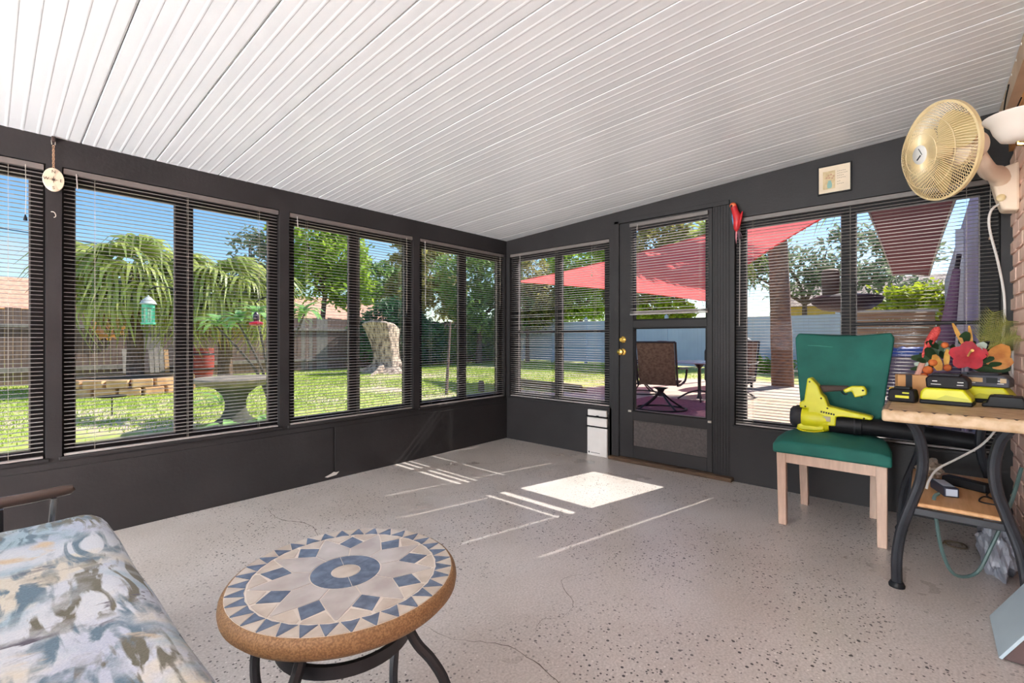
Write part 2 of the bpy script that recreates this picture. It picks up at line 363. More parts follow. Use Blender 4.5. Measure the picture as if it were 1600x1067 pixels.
# ------------------------------------------------------------------ blinds
def slat_mesh(length, slots, m):
    w = 0.0252; us = [-0.5, -0.25, 0, 0.25, 0.5]; cuts = [-length / 2] + sorted(v for s in slots for v in (s - 0.007, s + 0.007)) + [length / 2]
    vs = []; fs = []
    for c in cuts:
        for u in us: vs.append((c, u * w, 0.0026 * (1 - 4 * u * u)))
    for i in range(len(cuts) - 1):
        for j in range(4):
            if i % 2 == 1 and j in (1, 2): continue
            fs.append((i * 5 + j, (i + 1) * 5 + j, (i + 1) * 5 + j + 1, i * 5 + j + 1))
    me = bpy.data.meshes.new('slat'); me.from_pydata(vs, [], fs); me.update(); me.shade_smooth(); me.materials.append(m); return me
def blind(axis, a0, a1, ztop, zbot, d, label, ladders, wand=None, pull=None, gaps=(), pitch=0.0215, wand_len=0.6, pull_len=0.75, tilt=0.0, bunch=0):
    """d = distance of the slat centre from the wall face into the room (negative: inside the recess)."""
    mid = (a0 + a1) / 2
    def pt(a, dd, z): return (a, -dd, z) if axis == 'A' else (-dd, a, z)
    t = thing('window_blind', label, 'blind', pt(mid, d, zbot), 'mini blinds on the porch windows')
    rz = 0 if axis == 'A' else PI / 2
    def bx(b, p0, p1, d0, d1, z0, z1):
        q0 = pt(p0, d0, z0); q1 = pt(p1, d1, z1)
        b.box(min(q0[0], q1[0]), max(q0[0], q1[0]), min(q0[1], q1[1]), max(q0[1], q1[1]), z0, z1); return b
    bx(MB(), a0, a1, d - 0.013, d + 0.015, ztop - 0.030, ztop).build('head_rail', RAILM, t, bevel=0.002)
    bx(MB(), a0 + 0.003, a1 - 0.003, d - 0.013, d + 0.013, zbot, zbot + 0.011).build('bottom_rail', SLAT, t, bevel=0.002)
    me = slat_mesh(a1 - a0 - 0.006, [l_ - mid for l_ in ladders], SLAT)
    z = ztop - 0.045; stop = zbot + 0.016 + bunch * 0.0032; zs = []
    while z > stop: 
        zs.append(z); z -= pitch
        for g, e in gaps:
            if z < g <= z + pitch: z -= e
    zs += [zbot + 0.014 + i * 0.0032 for i in range(bunch)]
    for z in zs:
        q = pt(mid, d, z); o = Vector(q) - ORG[t.name]
        share('slat', me, t, o, (tilt + R(random.gauss(0, 0.7)), R(random.gauss(0, 0.05)), rz))
    for l_ in ladders:
        b = MB()
        for dd in (d - 0.0135, d + 0.0135): b.tube([pt(l_, dd, ztop - 0.03), pt(l_, dd, zbot + 0.008)], 0.0006, 4)
        b.build('ladder_cord', CORD, t)
    if wand: MB().tube([pt(wand, d + 0.02, ztop - 0.02), pt(wand + 0.004, d + 0.022, ztop - 0.05 - wand_len)], 0.003, 6).build('wand', SLAT, t)
    if pull:
        MB().tube(bez([pt(pull, d + 0.019, ztop - 0.02), pt(pull + 0.002, d + 0.02, ztop - 0.05 - pull_len * .5), pt(pull, d + 0.02, ztop - 0.05 - pull_len)], 8), 0.0012, 5).build('pull_cord', CORD, t)
        q = pt(pull, d + 0.02, ztop - 0.05 - pull_len)
        MB().lathe([(0.002, 0.0), (0.004, -0.008), (0.008, -0.026), (0.007, -0.03)], 8, Matrix.Translation(q)).build('tassel', BLACK if axis == 'A' else WOODL, t, smooth=True)
    return t
for i, (a0, a1) in enumerate(WA[3:], 1):
    lab = ['', 'taupe mini blind at the sofa end, left of the hanging compass', 'taupe mini blind in front of the palms and stone ring',
           'taupe mini blind in front of the tree stump', 'taupe mini blind in the garden window next to the corner'][i]
    blind('A', a0 + 0.006, a1 - 0.006, 1.952, 0.452, -0.017, lab, [a0 + 0.13, (a0 + a1) / 2 + 0.01, a1 - 0.13],
          wand=(a0 + 0.055 if i in (2, 3, 4) else None), pull=(a1 - 0.072 if i != 2 else None), wand_len=(0.05 if i in (2, 3) else 0.55), pull_len=[0, 0.22, 0, 0.62, 0.5][i], gaps=((1.19, 0.010),) if i == 3 else (), tilt=R(2))
blind('B', -1.236, -0.049, 1.952, 0.455, -0.017, 'taupe mini blind between the corner and the door', [-1.084, -0.643, -0.2], wand=-0.19, pull=-1.06, wand_len=0.75, pull_len=0.24,
      gaps=((1.33, 0.024), (1.27, 0.022), (1.20, 0.014), (0.98, 0.010)), tilt=R(-1))
blind('B', -3.660, -2.295, 1.952, 0.425, -0.017, 'wide taupe mini blind behind the green chair', [-3.53, -2.99, -2.412], wand=-2.33, pull=-3.625, wand_len=0.75, pull_len=0.26, tilt=R(-1))

# ------------------------------------------------------------------ door
d1 = thing('door_1', 'charcoal half glass door with brass knob and mini blind', None, (0.04, -1.736, 0.03), kind='structure')
b = MB()
def db(y0, y1, z0, z1, x0=0.0, x1=0.045, bb=None): (bb or b).box(x0, x1, y0, y1, z0, z1)
db(-1.47, -1.342, 0.035, 2.066); db(-2.13, -2.09, 0.035, 2.066); db(-2.09, -1.47, 2.0, 2.066); db(-2.09, -1.47, 1.155, 1.215); db(-2.09, -1.47, 0.36, 0.435); db(-2.09, -1.47, 0.035, 0.14)
b.build('door_stile', WALL, d1, bevel=0.002)
TEXP = mat('pebbled_panel', (88, 80, 78), 0.5, (70, 64, 63), 60, bump=0.6, bscale=120)
MB().box(0.012, 0.033, -2.11, -1.43, 0.13, 0.365).build('kick_panel', TEXP, d1)
for z0, z1 in ((0.435, 1.155), (1.215, 2.0)):
    b = MB(); s = 0.012
    for (y0, y1, q0, q1) in ((-2.09, -2.09 + s, z0, z1), (-1.47 - s, -1.47, z0, z1), (-2.09 + s, -1.47 - s, z0, z0 + s), (-2.09 + s, -1.47 - s, z1 - s, z1)): b.box(0.004, 0.04, y0, y1, q0, q1)
    sash = b.build('sash', FRAME, d1); MB().box(0.021, 0.024, -2.09 + s, -1.47 - s, z0 + s, z1 - s).build('pane', GLASS, sash)
def knob(z, big):
    M = Matrix.Translation((0.0, -1.375, z)) @ Matrix.Rotation(-PI / 2, 4, 'Y')
    pr = [(0.030, 0.0), (0.030, 0.005), (0.024, 0.010), (0.011, 0.014), (0.011, 0.03)] + ([(0.022, 0.038), (0.028, 0.05), (0.026, 0.062), (0.014, 0.068)] if big else [(0.016, 0.032), (0.016, 0.036)])
    k_ = MB().lathe(pr, 20, M).build('door_knob' if big else 'deadbolt', BRASS, d1, smooth=True); k_['label'] = 'polished brass ' + ('knob' if big else 'deadbolt')
knob(0.945, True); knob(1.052, False)
MB().box(-0.012, 0.0, -2.125, -2.10, 0.415, 0.43).build('corner_clip', CORD, d1)
MB().box(-0.012, 0.0, -1.455, -1.43, 0.43, 0.445).build('corner_clip', CORD, d1)
# jamb, fluted casing, threshold
b = MB().box(-0.012, 0.10, -1.34, -1.296, 0.0, 2.09); b.box(-0.012, 0.10, -2.256, -1.296, 2.068, 2.10)
b.box(0, 0.10, -2.256, -2.133, 0.0, 2.068)
for i in range(6): b.box(-0.003, 0.0, -2.252 + i * 0.0205, -2.252 + i * 0.0205 + 0.014, 0.03, 2.068)
struct(b.build('trim_4', WALL, base=(0, 0, 0), bevel=0.0015), 'charcoal door casing with a fluted strip on the hinge side')
THR = mat('weathered_brown_wood', (104, 82, 62), 0.8, (76, 58, 44), 12, bump=0.4, stretch=(8, 1, 8))
struct(MB().box(-0.055, 0.10, -2.285, -1.255, 0.0, 0.030).build('trim_5', THR, base=(0, 0, 0), bevel=0.006), 'weathered brown wooden threshold under the door')
blind('B', -2.108, -1.452, 2.045, 1.262, 0.017, 'short raised mini blind on the upper door glass', [-2.045, -1.52], wand=-1.53, wand_len=0.02, bunch=6, tilt=R(-1), gaps=((1.345, 0.018),))

# ------------------------------------------------------------------ interior furniture
# --- green upholstered chair (faces -x)
GREEN = mat('green_velvet', (22, 104, 92), 0.75, (14, 86, 76), 5, bump=0.1, bscale=200)
ch = thing('dining_chair', 'green upholstered dining chair with pale wooden legs', 'chair', (-0.43, -2.96, 0))
def leg4(b, p, q, w0, w1):
    p = Vector(p); q = Vector(q); vs = []
    for c, w in ((p, w0), (q, w1)):
        vs += [c + Vector((sx * w, sy * w, 0)) for sx, sy in ((-1, -1), (1, -1), (1, 1), (-1, 1))]
    b.add(vs, [(3, 2, 1, 0), (4, 5, 6, 7)] + [(i, (i + 1) % 4, (i + 1) % 4 + 4, i + 4) for i in range(4)]); return b
for p, q in (((-0.652, -2.742, 0), (-0.645, -2.735, 0.41)), ((-0.664, -3.192, 0), (-0.652, -3.188, 0.41)), ((-0.205, -2.775, 0), (-0.245, -2.772, 0.41)), ((-0.20, -3.127, 0), (-0.24, -3.137, 0.41))):
    leg4(MB(), p, q, 0.0205, 0.0235).build('leg', WOODL, ch, bevel=0.004)
b = MB().prism([(-0.664, -2.72), (-0.672, -3.205), (-0.648, -3.205), (-0.64, -2.72)], 'z', 0.355, 0.415)
b.prism([(-0.645, -2.735), (-0.245, -2.762), (-0.245, -2.782), (-0.645, -2.757)], 'z', 0.355, 0.415)
b.prism([(-0.655, -3.195), (-0.245, -3.147), (-0.245, -3.127), (-0.655, -3.173)], 'z', 0.355, 0.415)
b.prism([(-0.255, -2.762), (-0.255, -3.147), (-0.235, -3.147), (-0.235, -2.762)], 'z', 0.355, 0.415)
b.build('apron', WOODL, ch, bevel=0.003)
def loft(b, secs):
    n = len(secs[0]); vs = [v for s_ in secs for v in s_]; fs = []
    for i in range(len(secs) - 1):
        for k in range(n): fs.append((i * n + k, i * n + (k + 1) % n, (i + 1) * n + (k + 1) % n, (i + 1) * n + k))
    fs += [tuple(range(n - 1, -1, -1)), tuple((len(secs) - 1) * n + k for k in range(n))]; return b.add(vs, fs)
secs = []
for x, y0, y1, zt in ((-0.690, -2.695, -3.232, 0.478), (-0.60, -2.700, -3.228, 0.502), (-0.45, -2.712, -3.205, 0.512), (-0.30, -2.728, -3.18, 0.505), (-0.215, -2.738, -3.165, 0.492)):
    ym = (y0 + y1) / 2; zb = 0.412
    secs.append([(x, y0, zb), (x, y0, zt - 0.015), (x, y0 - 0.05, zt), (x, ym, zt + 0.006), (x, y1 + 0.05, zt), (x, y1, zt - 0.015), (x, y1, zb), (x, ym, zb)])
loft(MB(), secs).build('seat', GREEN, ch, bevel=0.012, seg=3)
secs = []; m_ = 22
for i in range(m_):
    t = i / (m_ - 1); z = 0.50 + t * 0.585; hw = 0.195 + 0.052 * t + 0.012 * t * t * t; hw -= 0.022 * max(0, (t - 0.93) / 0.07) ** 2; xb = -0.225 + 0.105 * t - 0.03 * math.sin(PI * t); yc = -2.965
    row = []
    for side, dx in ((1, -0.028), (-1, 0.028)):
        for j in range(7):
            u = (-1 + j / 3) * side * -1
            row.append((xb + dx + 0.018 * (1 - u * u) * (1 if t > 0.05 else 1), yc + u * hw * -1, z + (0.012 * math.cos(u * 2.2) - 0.006) * max(0, (t - 0.8) * 5) * -1))
    secs.append(row)
loft(MB(), secs).build('backrest', GREEN, ch, smooth=True, bevel=0.01, seg=3)
MB().tube([(-0.262, -2.80, 1.02), (-0.256, -2.86, 1.018), (-0.252, -2.93, 1.012)], [0.0015, 0.003, 0.001], 6).build('crease', mat('pale_wear', (70, 140, 128), 0.8), ch)

# --- leaf blower lying on the seat
LIME = mat('lime_plastic', (218, 214, 26), 0.38, (206, 202, 20), 8)
RUB = mat('grey_rubber', (44, 44, 50), 0.7, (36, 36, 42), 14)
bl_ = thing('leaf_blower', 'yellow cordless leaf blower with long black tube lying on the green seat', 'leaf blower', (-0.41, -2.87, 0.515))
T = Matrix.Translation
def axial(c, prof, n=24, d=(0, 1, 0)):
    return MB().lathe(prof, n, T(c) @ Vector(d).to_track_quat('Z', 'Y').to_matrix().to_4x4())
OFF = Matrix.Translation((0, 0, 0.028))
body = [(-2.83, 0.799), (-2.847, 0.804), (-2.884, 0.761), (-2.898, 0.714), (-2.918, 0.693), (-2.932, 0.643), (-3.024, 0.625), (-3.134, 0.605), (-3.14, 0.592), (-3.125, 0.585), (-3.006, 0.59), (-2.971, 0.586), (-2.969, 0.532), (-2.918, 0.53), (-2.911, 0.5), (-2.855, 0.49), (-2.8, 0.49), (-2.775, 0.497), (-2.78, 0.526), (-2.825, 0.54), (-2.833, 0.622), (-2.79, 0.623), (-2.79, 0.656), (-2.813, 0.666)]
axial((-0.41, -2.86, 0.588), [(0.060, 0.062), (0.066, 0.05), (0.067, -0.02), (0.058, -0.06), (0.054, -0.075)], 28).build('volute', LIME, bl_, smooth=True)
MB().prism(body[::-1], 'x', -0.462, -0.378, OFF).build('housing', LIME, bl_, bevel=0.008, seg=3)
axial((-0.41, -2.80, 0.590), [(0.058, 0.0), (0.064, 0.012), (0.066, 0.03), (0.062, 0.05), (0.05, 0.062), (0.004, 0.065)], 28).build('intake', RUB, bl_, smooth=True)
vent = MB()
for i in range(9):
    a = i * 2 * PI / 9; vent.box(-0.41 + 0.058 * math.cos(a) - .003, -0.41 + 0.058 * math.cos(a) + .003, -2.785, -2.765, 0.598 + 0.058 * math.sin(a) - .003, 0.598 + 0.058 * math.sin(a) + .003)
vent.build('intake_rib', BLACK, bl_)
axial((-0.41, -2.885, 0.572), [(0.052, 0.035), (0.057, 0.02), (0.057, -0.03), (0.05, -0.05)], 24).build('collar', LIME, bl_, smooth=True)
tb = MB().tube([(-0.405, -2.90, 0.573), (-0.40, -2.97, 0.569), (-0.39, -3.06, 0.567), (-0.388, -3.08, 0.567), (-0.387, -3.082, 0.566), (-0.355, -3.28, 0.556), (-0.322, -3.50, 0.535), (-0.318, -3.545, 0.53)], [0.053, 0.054, 0.053, 0.053, 0.048, 0.046, 0.042, 0.043], 22)
tb.build('tube', BLACK, bl_, smooth=True)
axial((-0.392, -3.05, 0.567), [(0.0545, -0.004), (0.056, 0), (0.0545, 0.004)], 24, (0.1, -1, 0)).build('tube_ring', RUB, bl_, smooth=True)
MB().prism([(-2.884, 0.759), (-3.028, 0.765), (-3.01, 0.735), (-2.95, 0.727), (-2.903, 0.717)], 'x', -0.428, -0.392, OFF).build('grip', mat('dark_grip', (74, 60, 54), 0.8), bl_, bevel=0.009, seg=3)
MB().prism([(-3.0, 0.742), (-3.042, 0.766), (-3.095, 0.768), (-3.109, 0.748), (-3.109, 0.719), (-3.055, 0.701), (-3.042, 0.735), (-3.01, 0.724)], 'x', -0.434, -0.386, OFF).build('battery_foot', LIME, bl_, bevel=0.006, seg=2)
MB().tube(bez([(-0.41, -2.99, 0.757), (-0.41, -3.005, 0.742), (-0.41, -3.02, 0.746)], 6), 0.004, 6).build('trigger', BLACK, bl_)
MB().box(-0.4665, -0.461, -2.945, -2.862, 0.584, 0.612).build('rating_label', mat('silver_label', (168, 158, 130), 0.4), bl_)
mk = MB()
for i in range(6): mk.box(-0.4632, -0.4615, -2.905 - i * 0.012, -2.897 - i * 0.012, 0.632 - i * 0.002, 0.642 - i * 0.002)
mk.build('lettering', BLACK, bl_)
sc_ = MB()
for y, z in ((-2.842, 0.808), (-2.90, 0.715), (-2.82, 0.66), (-2.93, 0.66), (-3.10, 0.62), (-3.095, 0.775), (-3.09, 0.738)): sc_.ball((-0.4625, y, z), (0.002, 0.005, 0.005), 8, 5)
sc_.build('screw', BLACK, bl_)
MB().tube(bez([(-0.45, -2.775, 0.525), (-0.468, -2.80, 0.517), (-0.468, -2.86, 0.515), (-0.45, -2.91, 0.525)], 10), 0.004, 6).build('wire_guard', LIME, bl_)

# --- iron-legged tile-top table by the brick wall
TRAV = mat('travertine_edge', (212, 184, 150), 0.5, (186, 152, 112), 24, bump=0.25, bscale=60)
tt = thing('tile_table', 'rectangular stone topped table with curved iron legs against the peach brick', 'table', (-0.71, -3.45, 0))
MB().box(-1.135, -0.28, -3.685, -3.215, 0.708, 0.76).build('tabletop', TRAV, tt, bevel=0.012, seg=3)
SLC = mat('slate_chip', (92, 78, 70), 0.5)
for i in range(10):
    y = -3.66 + i * 0.046; MB().prism([(-1.136, y), (-1.115, y - 0.012), (-1.115, y + 0.012)], 'z', 0.7575, 0.7605).build('tile', SLC, tt)
for i in range(18):
    x = -1.10 + i * 0.046; MB().prism([(x, -3.214), (x - 0.012, -3.235), (x + 0.012, -3.235)], 'z', 0.7575, 0.7605).build('tile', SLC, tt)
def s_leg(x, y, sx, sy):
    # S-curved leg, sx/sy the outward direction
    off = [(0.71, -0.055), (0.66, -0.085), (0.56, -0.105), (0.46, -0.095), (0.36, -0.06), (0.25, -0.02), (0.13, 0.0), (0.03, 0.0), (0.0, 0.0)]
    P = [(x + sx * o * 0.55, y + sy * o * 0.8, z) for z, o in off]
    return P
for x, y, sx, sy in ((-1.10, -3.265, -1, 1), (-1.10, -3.645, -1, -1), (-0.315, -3.255, 1, 1), (-0.315, -3.645, 1, -1)):
    P = bez(s_leg(x, y, sx, sy), 26)
    lg = MB().tube(P, [0.0195] * 27, 16, flute=0.10).build('leg', IRON, tt, smooth=False)
    MB().lathe([(0.028, 0.0), (0.029, 0.010), (0.023, 0.022)], 16, T((x, y, 0))).build('foot', BLACK, lg, smooth=True)
b = MB().box(-1.06, -0.36, -3.31, -3.295, 0.315, 0.345).box(-1.06, -0.36, -3.62, -3.605, 0.315, 0.345).box(-1.075, -1.06, -3.62, -3.295, 0.315, 0.345).box(-0.36, -0.345, -3.62, -3.295, 0.315, 0.345)
b.build('shelf_rail', IRON, tt, bevel=0.003)
PLY = mat('honey_plywood', (222, 174, 124), 0.5, (206, 154, 104), 5, stretch=(1, 10, 6))
MB().box(-1.055, -0.365, -3.60, -3.305, 0.345, 0.363).build('shelf', PLY, tt, bevel=0.006, seg=2)

# things on the table
def rotz(c, a): return T(c) @ Matrix.Rotation(a, 4, 'Z')
def charger(name, label, c, a, top, size=(0.165, 0.115), bat=True):
    t = thing(name, label, 'charger', c); M = rotz(c, a); w, dd = size[0] / 2, size[1] / 2
    MB().box(-dd, dd, -w, w, 0.0, 0.02, M).build('base', BLACK, t, bevel=0.005, seg=2)
    MB().prism([(-w, 0.018), (w, 0.018), (w - 0.004, 0.055), (w - 0.018, 0.075), (-w + 0.03, 0.075), (-w + 0.006, 0.04)], 'x', -dd * 0.97, dd * 0.97, M).build('body', LIME, t, bevel=0.008, seg=3)
    MB().prism([(-w, 0.02), (w, 0.02), (w - 0.06, 0.026), (w - 0.09, 0.045), (-w + 0.012, 0.032)], 'x', -dd * 1.0, -dd * 0.94, M).build('front_band', mat('olive_lime', (188, 186, 20), 0.4), t)
    bt = MB().prism([(-w + 0.012, 0.076), (w - 0.024, 0.076), (w - 0.02, 0.118), (w - 0.034, 0.132), (-w + 0.03, 0.132), (-w + 0.012, 0.112)], 'x', -dd * 0.9, dd * 0.9, M).build('battery', top, t, bevel=0.006, seg=2)
    for (y0, y1, z0, z1) in ((w - 0.075, w - 0.04, 0.092, 0.095), (w - 0.062, w - 0.045, 0.106, 0.110), (-w + 0.03, -w + 0.052, 0.092, 0.095), (-w + 0.03, -w + 0.05, 0.104, 0.108)): MB().box(-dd * 0.9 - 0.0015, -dd * 0.9 + 0.001, y0, y1, z0, z1, M).build('marking', WHITE, bt)
    MB().box(-dd * 0.6, dd * 0.6, -w * 0.5, w * 0.55, 0.131, 0.142, M).build('battery_latch', RUB, bt, bevel=0.004)
    return t
charger('battery_charger', 'lime charger holding a black battery with white markings', (-0.735, -3.432, 0.7605), R(-8), mat('battery_black', (28, 25, 28), 0.55, spec=0.2), (0.18, 0.12))
GREYB = mat('battery_grey', (80, 80, 88), 0.5, (68, 68, 76), 8, spec=0.25)
c2_ = charger('battery_charger', 'lime charger holding a grey battery with gold windows, beside the brick', (-0.515, -3.572, 0.7605), R(-14), GREYB, (0.20, 0.12))
M = rotz((-0.515, -3.572, 0.7605), R(-14)); b = MB()
for y0, y1 in ((-0.078, -0.058), (0.0, 0.05)): b.box(-0.0565, -0.053, y0, y1, 0.098, 0.118, M)
b.build('window', mat('gold_window', (196, 160, 110), 0.3), c2_)
MB().box(-0.0565, -0.053, -0.05, -0.012, 0.095, 0.121, M).build('screen', BLACK, c2_)
b = MB()
for i in range(5): b.box(-0.03 + i * 0.014, -0.022 + i * 0.014, 0.06, 0.078, 0.131, 0.139, M)
b.build('vent_fin', mat('blue_black', (30, 44, 60), 0.4), c2_)
t = thing('battery_charger', 'flat all black charger at the front of the stone table', 'charger', (-0.70, -3.615, 0.7605)); M = rotz((-0.70, -3.615, 0.7605), R(-6))
MB().prism([(-0.066, 0.0), (0.066, 0.0), (0.066, 0.014), (0.05, 0.022), (0.042, 0.05), (-0.06, 0.05), (-0.066, 0.03)], 'x', -0.045, 0.045, M).build('body', BLACK, t, bevel=0.005, seg=2)
MB().box(-0.03, 0.03, -0.03, 0.03, 0.049, 0.053, M).build('contact_plate', RUB, t)
t = thing('tool_battery', 'small black tool battery with a yellow label at the table edge', 'battery', (-0.76, -3.276, 0.7605)); M = rotz((-0.76, -3.276, 0.7605), R(-12))
MB().prism([(-0.05, 0.0), (0.05, 0.0), (0.052, 0.03), (0.046, 0.062), (-0.046, 0.062), (-0.052, 0.03)], 'x', -0.035, 0.035, M).build('body', mat('battery_black', (46, 42, 46), 0.45), t, bevel=0.006)
MB().box(-0.037, -0.0345, -0.03, 0.022, 0.02, 0.032, M).box(-0.037, -0.0345, -0.03, -0.005, 0.042, 0.048, M).build('label_print', LIME, t)
MB().box(-0.022, 0.022, -0.03, 0.03, 0.061, 0.072, M).build('terminal', BLACK, t, bevel=0.002)
KRAFT = mat('kraft_card', (200, 150, 100), 0.8, (186, 136, 88), 10)
t = thing('cardboard_box', 'small brown cardboard box with dark tape behind the small battery', 'box', (-0.50, -3.29, 0.7605)); M = rotz((-0.50, -3.29, 0.7605), R(10))
MB().box(-0.04, 0.04, -0.068, 0.05, 0.0, 0.115, M).build('carton', KRAFT, t, bevel=0.002); MB().box(-0.0412, -0.02, -0.008, 0.018, 0.03, 0.116, M).build('tape', RUB, t)
t = thing('yellow_level', 'small yellow plastic block at the corner of the stone table', 'tool', (-0.62, -3.236, 0.7605))
MB().box(-0.65, -0.59, -3.245, -3.217, 0.7605, 0.815).build('block', mat('amber_plastic', (240, 190, 60), 0.4), t, bevel=0.003); MB().box(-0.655, -0.649, -3.24, -3.222, 0.775, 0.80).build('cap', LIME, t)

# flower arrangement
LEAFD = mat('dark_leaf', (52, 84, 48), 0.6, (34, 60, 38), 8, transl=0.2)
REDP = mat('red_petal', (196, 22, 44), 0.6, (160, 12, 36), 20, transl=0.2)
fa = thing('flower_arrangement', 'silk flower arrangement with a big red hibiscus, coral stalk and dried fronds', 'flowers', (-0.37, -3.48, 0.7605))
MB().lathe([(0.045, 0.0), (0.06, 0.05), (0.062, 0.1), (0.055, 0.12)], 20, T((-0.37, -3.48, 0.7605))).build('vase', mat('brown_basket', (104, 74, 52), 0.8, bump=0.4), fa, smooth=True)
def petal(c, dirv, up, L_, w, m, name, curl=0.3):
    d_ = Vector(dirv).normalized(); u = Vector(up).normalized(); s_ = d_.cross(u).normalized(); u = s_.cross(d_); vs = []; n_ = 6
    for i in range(n_ + 1):
        t_ = i / n_; wd = w * math.sin(PI * (0.12 + 0.80 * t_)) ** 0.7; p = Vector(c) + d_ * L_ * t_ + u * curl * L_ * t_ * t_
        vs += [p + s_ * wd + u * 0.12 * wd, p, p - s_ * wd + u * 0.12 * wd]
    fs = []
    for i in range(n_): fs += [(3 * i, 3 * i + 1, 3 * i + 4, 3 * i + 3), (3 * i + 1, 3 * i + 2, 3 * i + 5, 3 * i + 4)]
    return MB().add(vs, fs).build(name, m, fa, smooth=True, normals=False)
hc = Vector((-0.452, -3.515, 0.978)); fr_ = Vector((-1, 0.12, 0.12)).normalized()
for i in range(5):
    a = i * 2 * PI / 5 + 0.35; rad = Vector((0, math.cos(a), math.sin(a))); rad = (rad - fr_ * rad.dot(fr_)).normalized()
    petal(hc, rad + fr_ * 0.25, fr_, 0.072, 0.034, REDP, 'petal', -0.12)
MB().tube([hc, hc + fr_ * 0.05 + Vector((0, -0.01, 0.012)), hc + fr_ * 0.075 + Vector((0, -0.02, 0.02))], [0.005, 0.004, 0.007], 8).build('stamen', mat('pollen_yellow', (230, 190, 110), 0.7), fa, smooth=True)
CORAL = mat('coral_stalk', (222, 92, 84), 0.6, (198, 60, 60), 40, bump=0.8, bscale=120)
MB().tube(bez([(-0.42, -3.33, 0.88), (-0.42, -3.35, 1.0), (-0.415, -3.365, 1.03), (-0.41, -3.395, 1.10), (-0.405, -3.408, 1.125)], 14), [0.006] * 5 + [0.008, 0.012, 0.017, 0.02, 0.021, 0.02, 0.018, 0.015, 0.01, 0.003], 12).build('coral_spike', CORAL, fa, smooth=True)
MB().tube(bez([(-0.45, -3.285, 0.765), (-0.44, -3.32, 0.86), (-0.42, -3.345, 0.94)], 8), 0.013, 8).build('stalk', mat('pink_stem', (214, 160, 142), 0.6), fa, smooth=True)
YEL = mat('golden_leaf', (222, 172, 70), 0.6, (190, 128, 48), 20, transl=0.15); ORG_ = mat('rust_flower', (206, 110, 50), 0.7, (180, 80, 40), 20)
petal((-0.44, -3.41, 0.90), (-0.1, 0.25, 1), (-1, 0, 0), 0.085, 0.02, YEL, 'golden_leaf', 0.1); petal((-0.43, -3.435, 0.92), (0, -.05, 1), (-1, 0, 0), 0.09, 0.012, YEL, 'golden_leaf', 0.1)
petal((-0.40, -3.50, 1.03), (0, 0.35, 1), (-1, 0, 0), 0.12, 0.009, YEL, 'golden_leaf', -0.1); petal((-0.40, -3.53, 1.03), (0, 0.1, 1), (-1, 0, 0), 0.10, 0.008, YEL, 'golden_leaf', 0.1)
petal((-0.40, -3.60, 0.93), (-0.2, -0.35, 0.8), (-1, 0, 0.2), 0.12, 0.04, mat('copper_bract', (206, 140, 70), 0.5, (170, 100, 46), 18), 'copper_bract', 0.15); petal((-0.40, -3.60, 0.93), (-0.2, -0.9, 0.35), (-1, 0, 0.2), 0.08, 0.03, MATS['copper_bract'], 'copper_bract', 0.15)
for i in range(26):
    a = random.uniform(-0.2, PI + 0.2); y = -3.47 + 0.12 * math.cos(a) * random.uniform(.5, 1); z = 0.93 + 0.11 * math.sin(a) * random.uniform(.3, 1)
    petal((-0.40 + random.uniform(-.03, .05), y, z), (random.uniform(-1, .4), math.cos(a) + random.uniform(-.5, .5), math.sin(a) + random.uniform(-.4, .4)), (-1, 0, 0.3), random.uniform(.05, .09), random.uniform(.012, .022), LEAFD if random.random() < .8 else mat('pale_leaf', (178, 190, 176), 0.6), 'leaf', 0.2)
for y, z, r_ in ((-3.365, 0.90, .022), (-3.385, 0.94, .02), (-3.35, 0.865, .02), (-3.43, 1.03, .016), (-3.44, 0.915, .018)):
    MB().ball((-0.44, y, z), r_, 8, 6).build('small_bloom', ORG_, fa, smooth=True)
FROND = mat('dried_frond', (150, 146, 70), 0.7, (112, 116, 50), 20, transl=0.25)
def small_frond(p0, d_, L_, n_=14, w=0.10):
    b = MB(); d_ = Vector(d_).normalized(); side = d_.cross(Vector((-1, 0, 0))).normalized()
    b.tube([p0, Vector(p0) + d_ * L_], [0.003, 0.001], 5)
    for i in range(n_):
        t_ = 0.25 + 0.75 * i / n_
        for s_ in (-1, 1):
            q = Vector(p0) + d_ * L_ * t_; e = q + (side * s_ * 0.75 + d_ * 0.8) * w * (1.1 - t_ * 0.6) + Vector((random.uniform(-.02, .02), 0, -.012)); wv = d_ * 0.004
            b.add([q - wv, q + wv, e], [(0, 1, 2)])
    b.build('dried_frond', FROND, fa, normals=False)
small_frond((-0.36, -3.55, 1.0), (0.05, -0.30, 1), 0.21); small_frond((-0.33, -3.56, 1.02), (0.0, -0.75, 1), 0.17); small_frond((-0.36, -3.56, 0.99), (-.1, -0.75, 0.55), 0.16)

# things on the lower shelf
ad = thing('power_adapter', 'black power adapter with a white label on the plywood shelf', 'adapter', (-0.80, -3.42, 0.3635)); M = rotz((-0.80, -3.42, 0.3635), R(18))
MB().box(-0.075, 0.075, -0.026, 0.026, 0, 0.042, M).build('case', mat('navy_plastic', (44, 48, 66), 0.4), ad, bevel=0.004); MB().box(-0.05, 0.06, -0.02, 0.02, 0.0415, 0.0428, M).build('label_print', mat('pale_blue_label', (196, 206, 222), 0.5), ad); MB().box(-0.0762, -0.0745, -0.02, 0.02, 0.006, 0.036, M).build('label_print', MATS['pale_blue_label'], ad)
ad = thing('power_adapter', 'long black charger brick with cords on the plywood shelf beside the labelled adapter', 'adapter', (-0.64, -3.50, 0.3635)); M = rotz((-0.64, -3.50, 0.3635), R(60))
MB().box(-0.085, 0.085, -0.028, 0.028, 0, 0.04, M).build('case', BLACK, ad, bevel=0.008, seg=3)
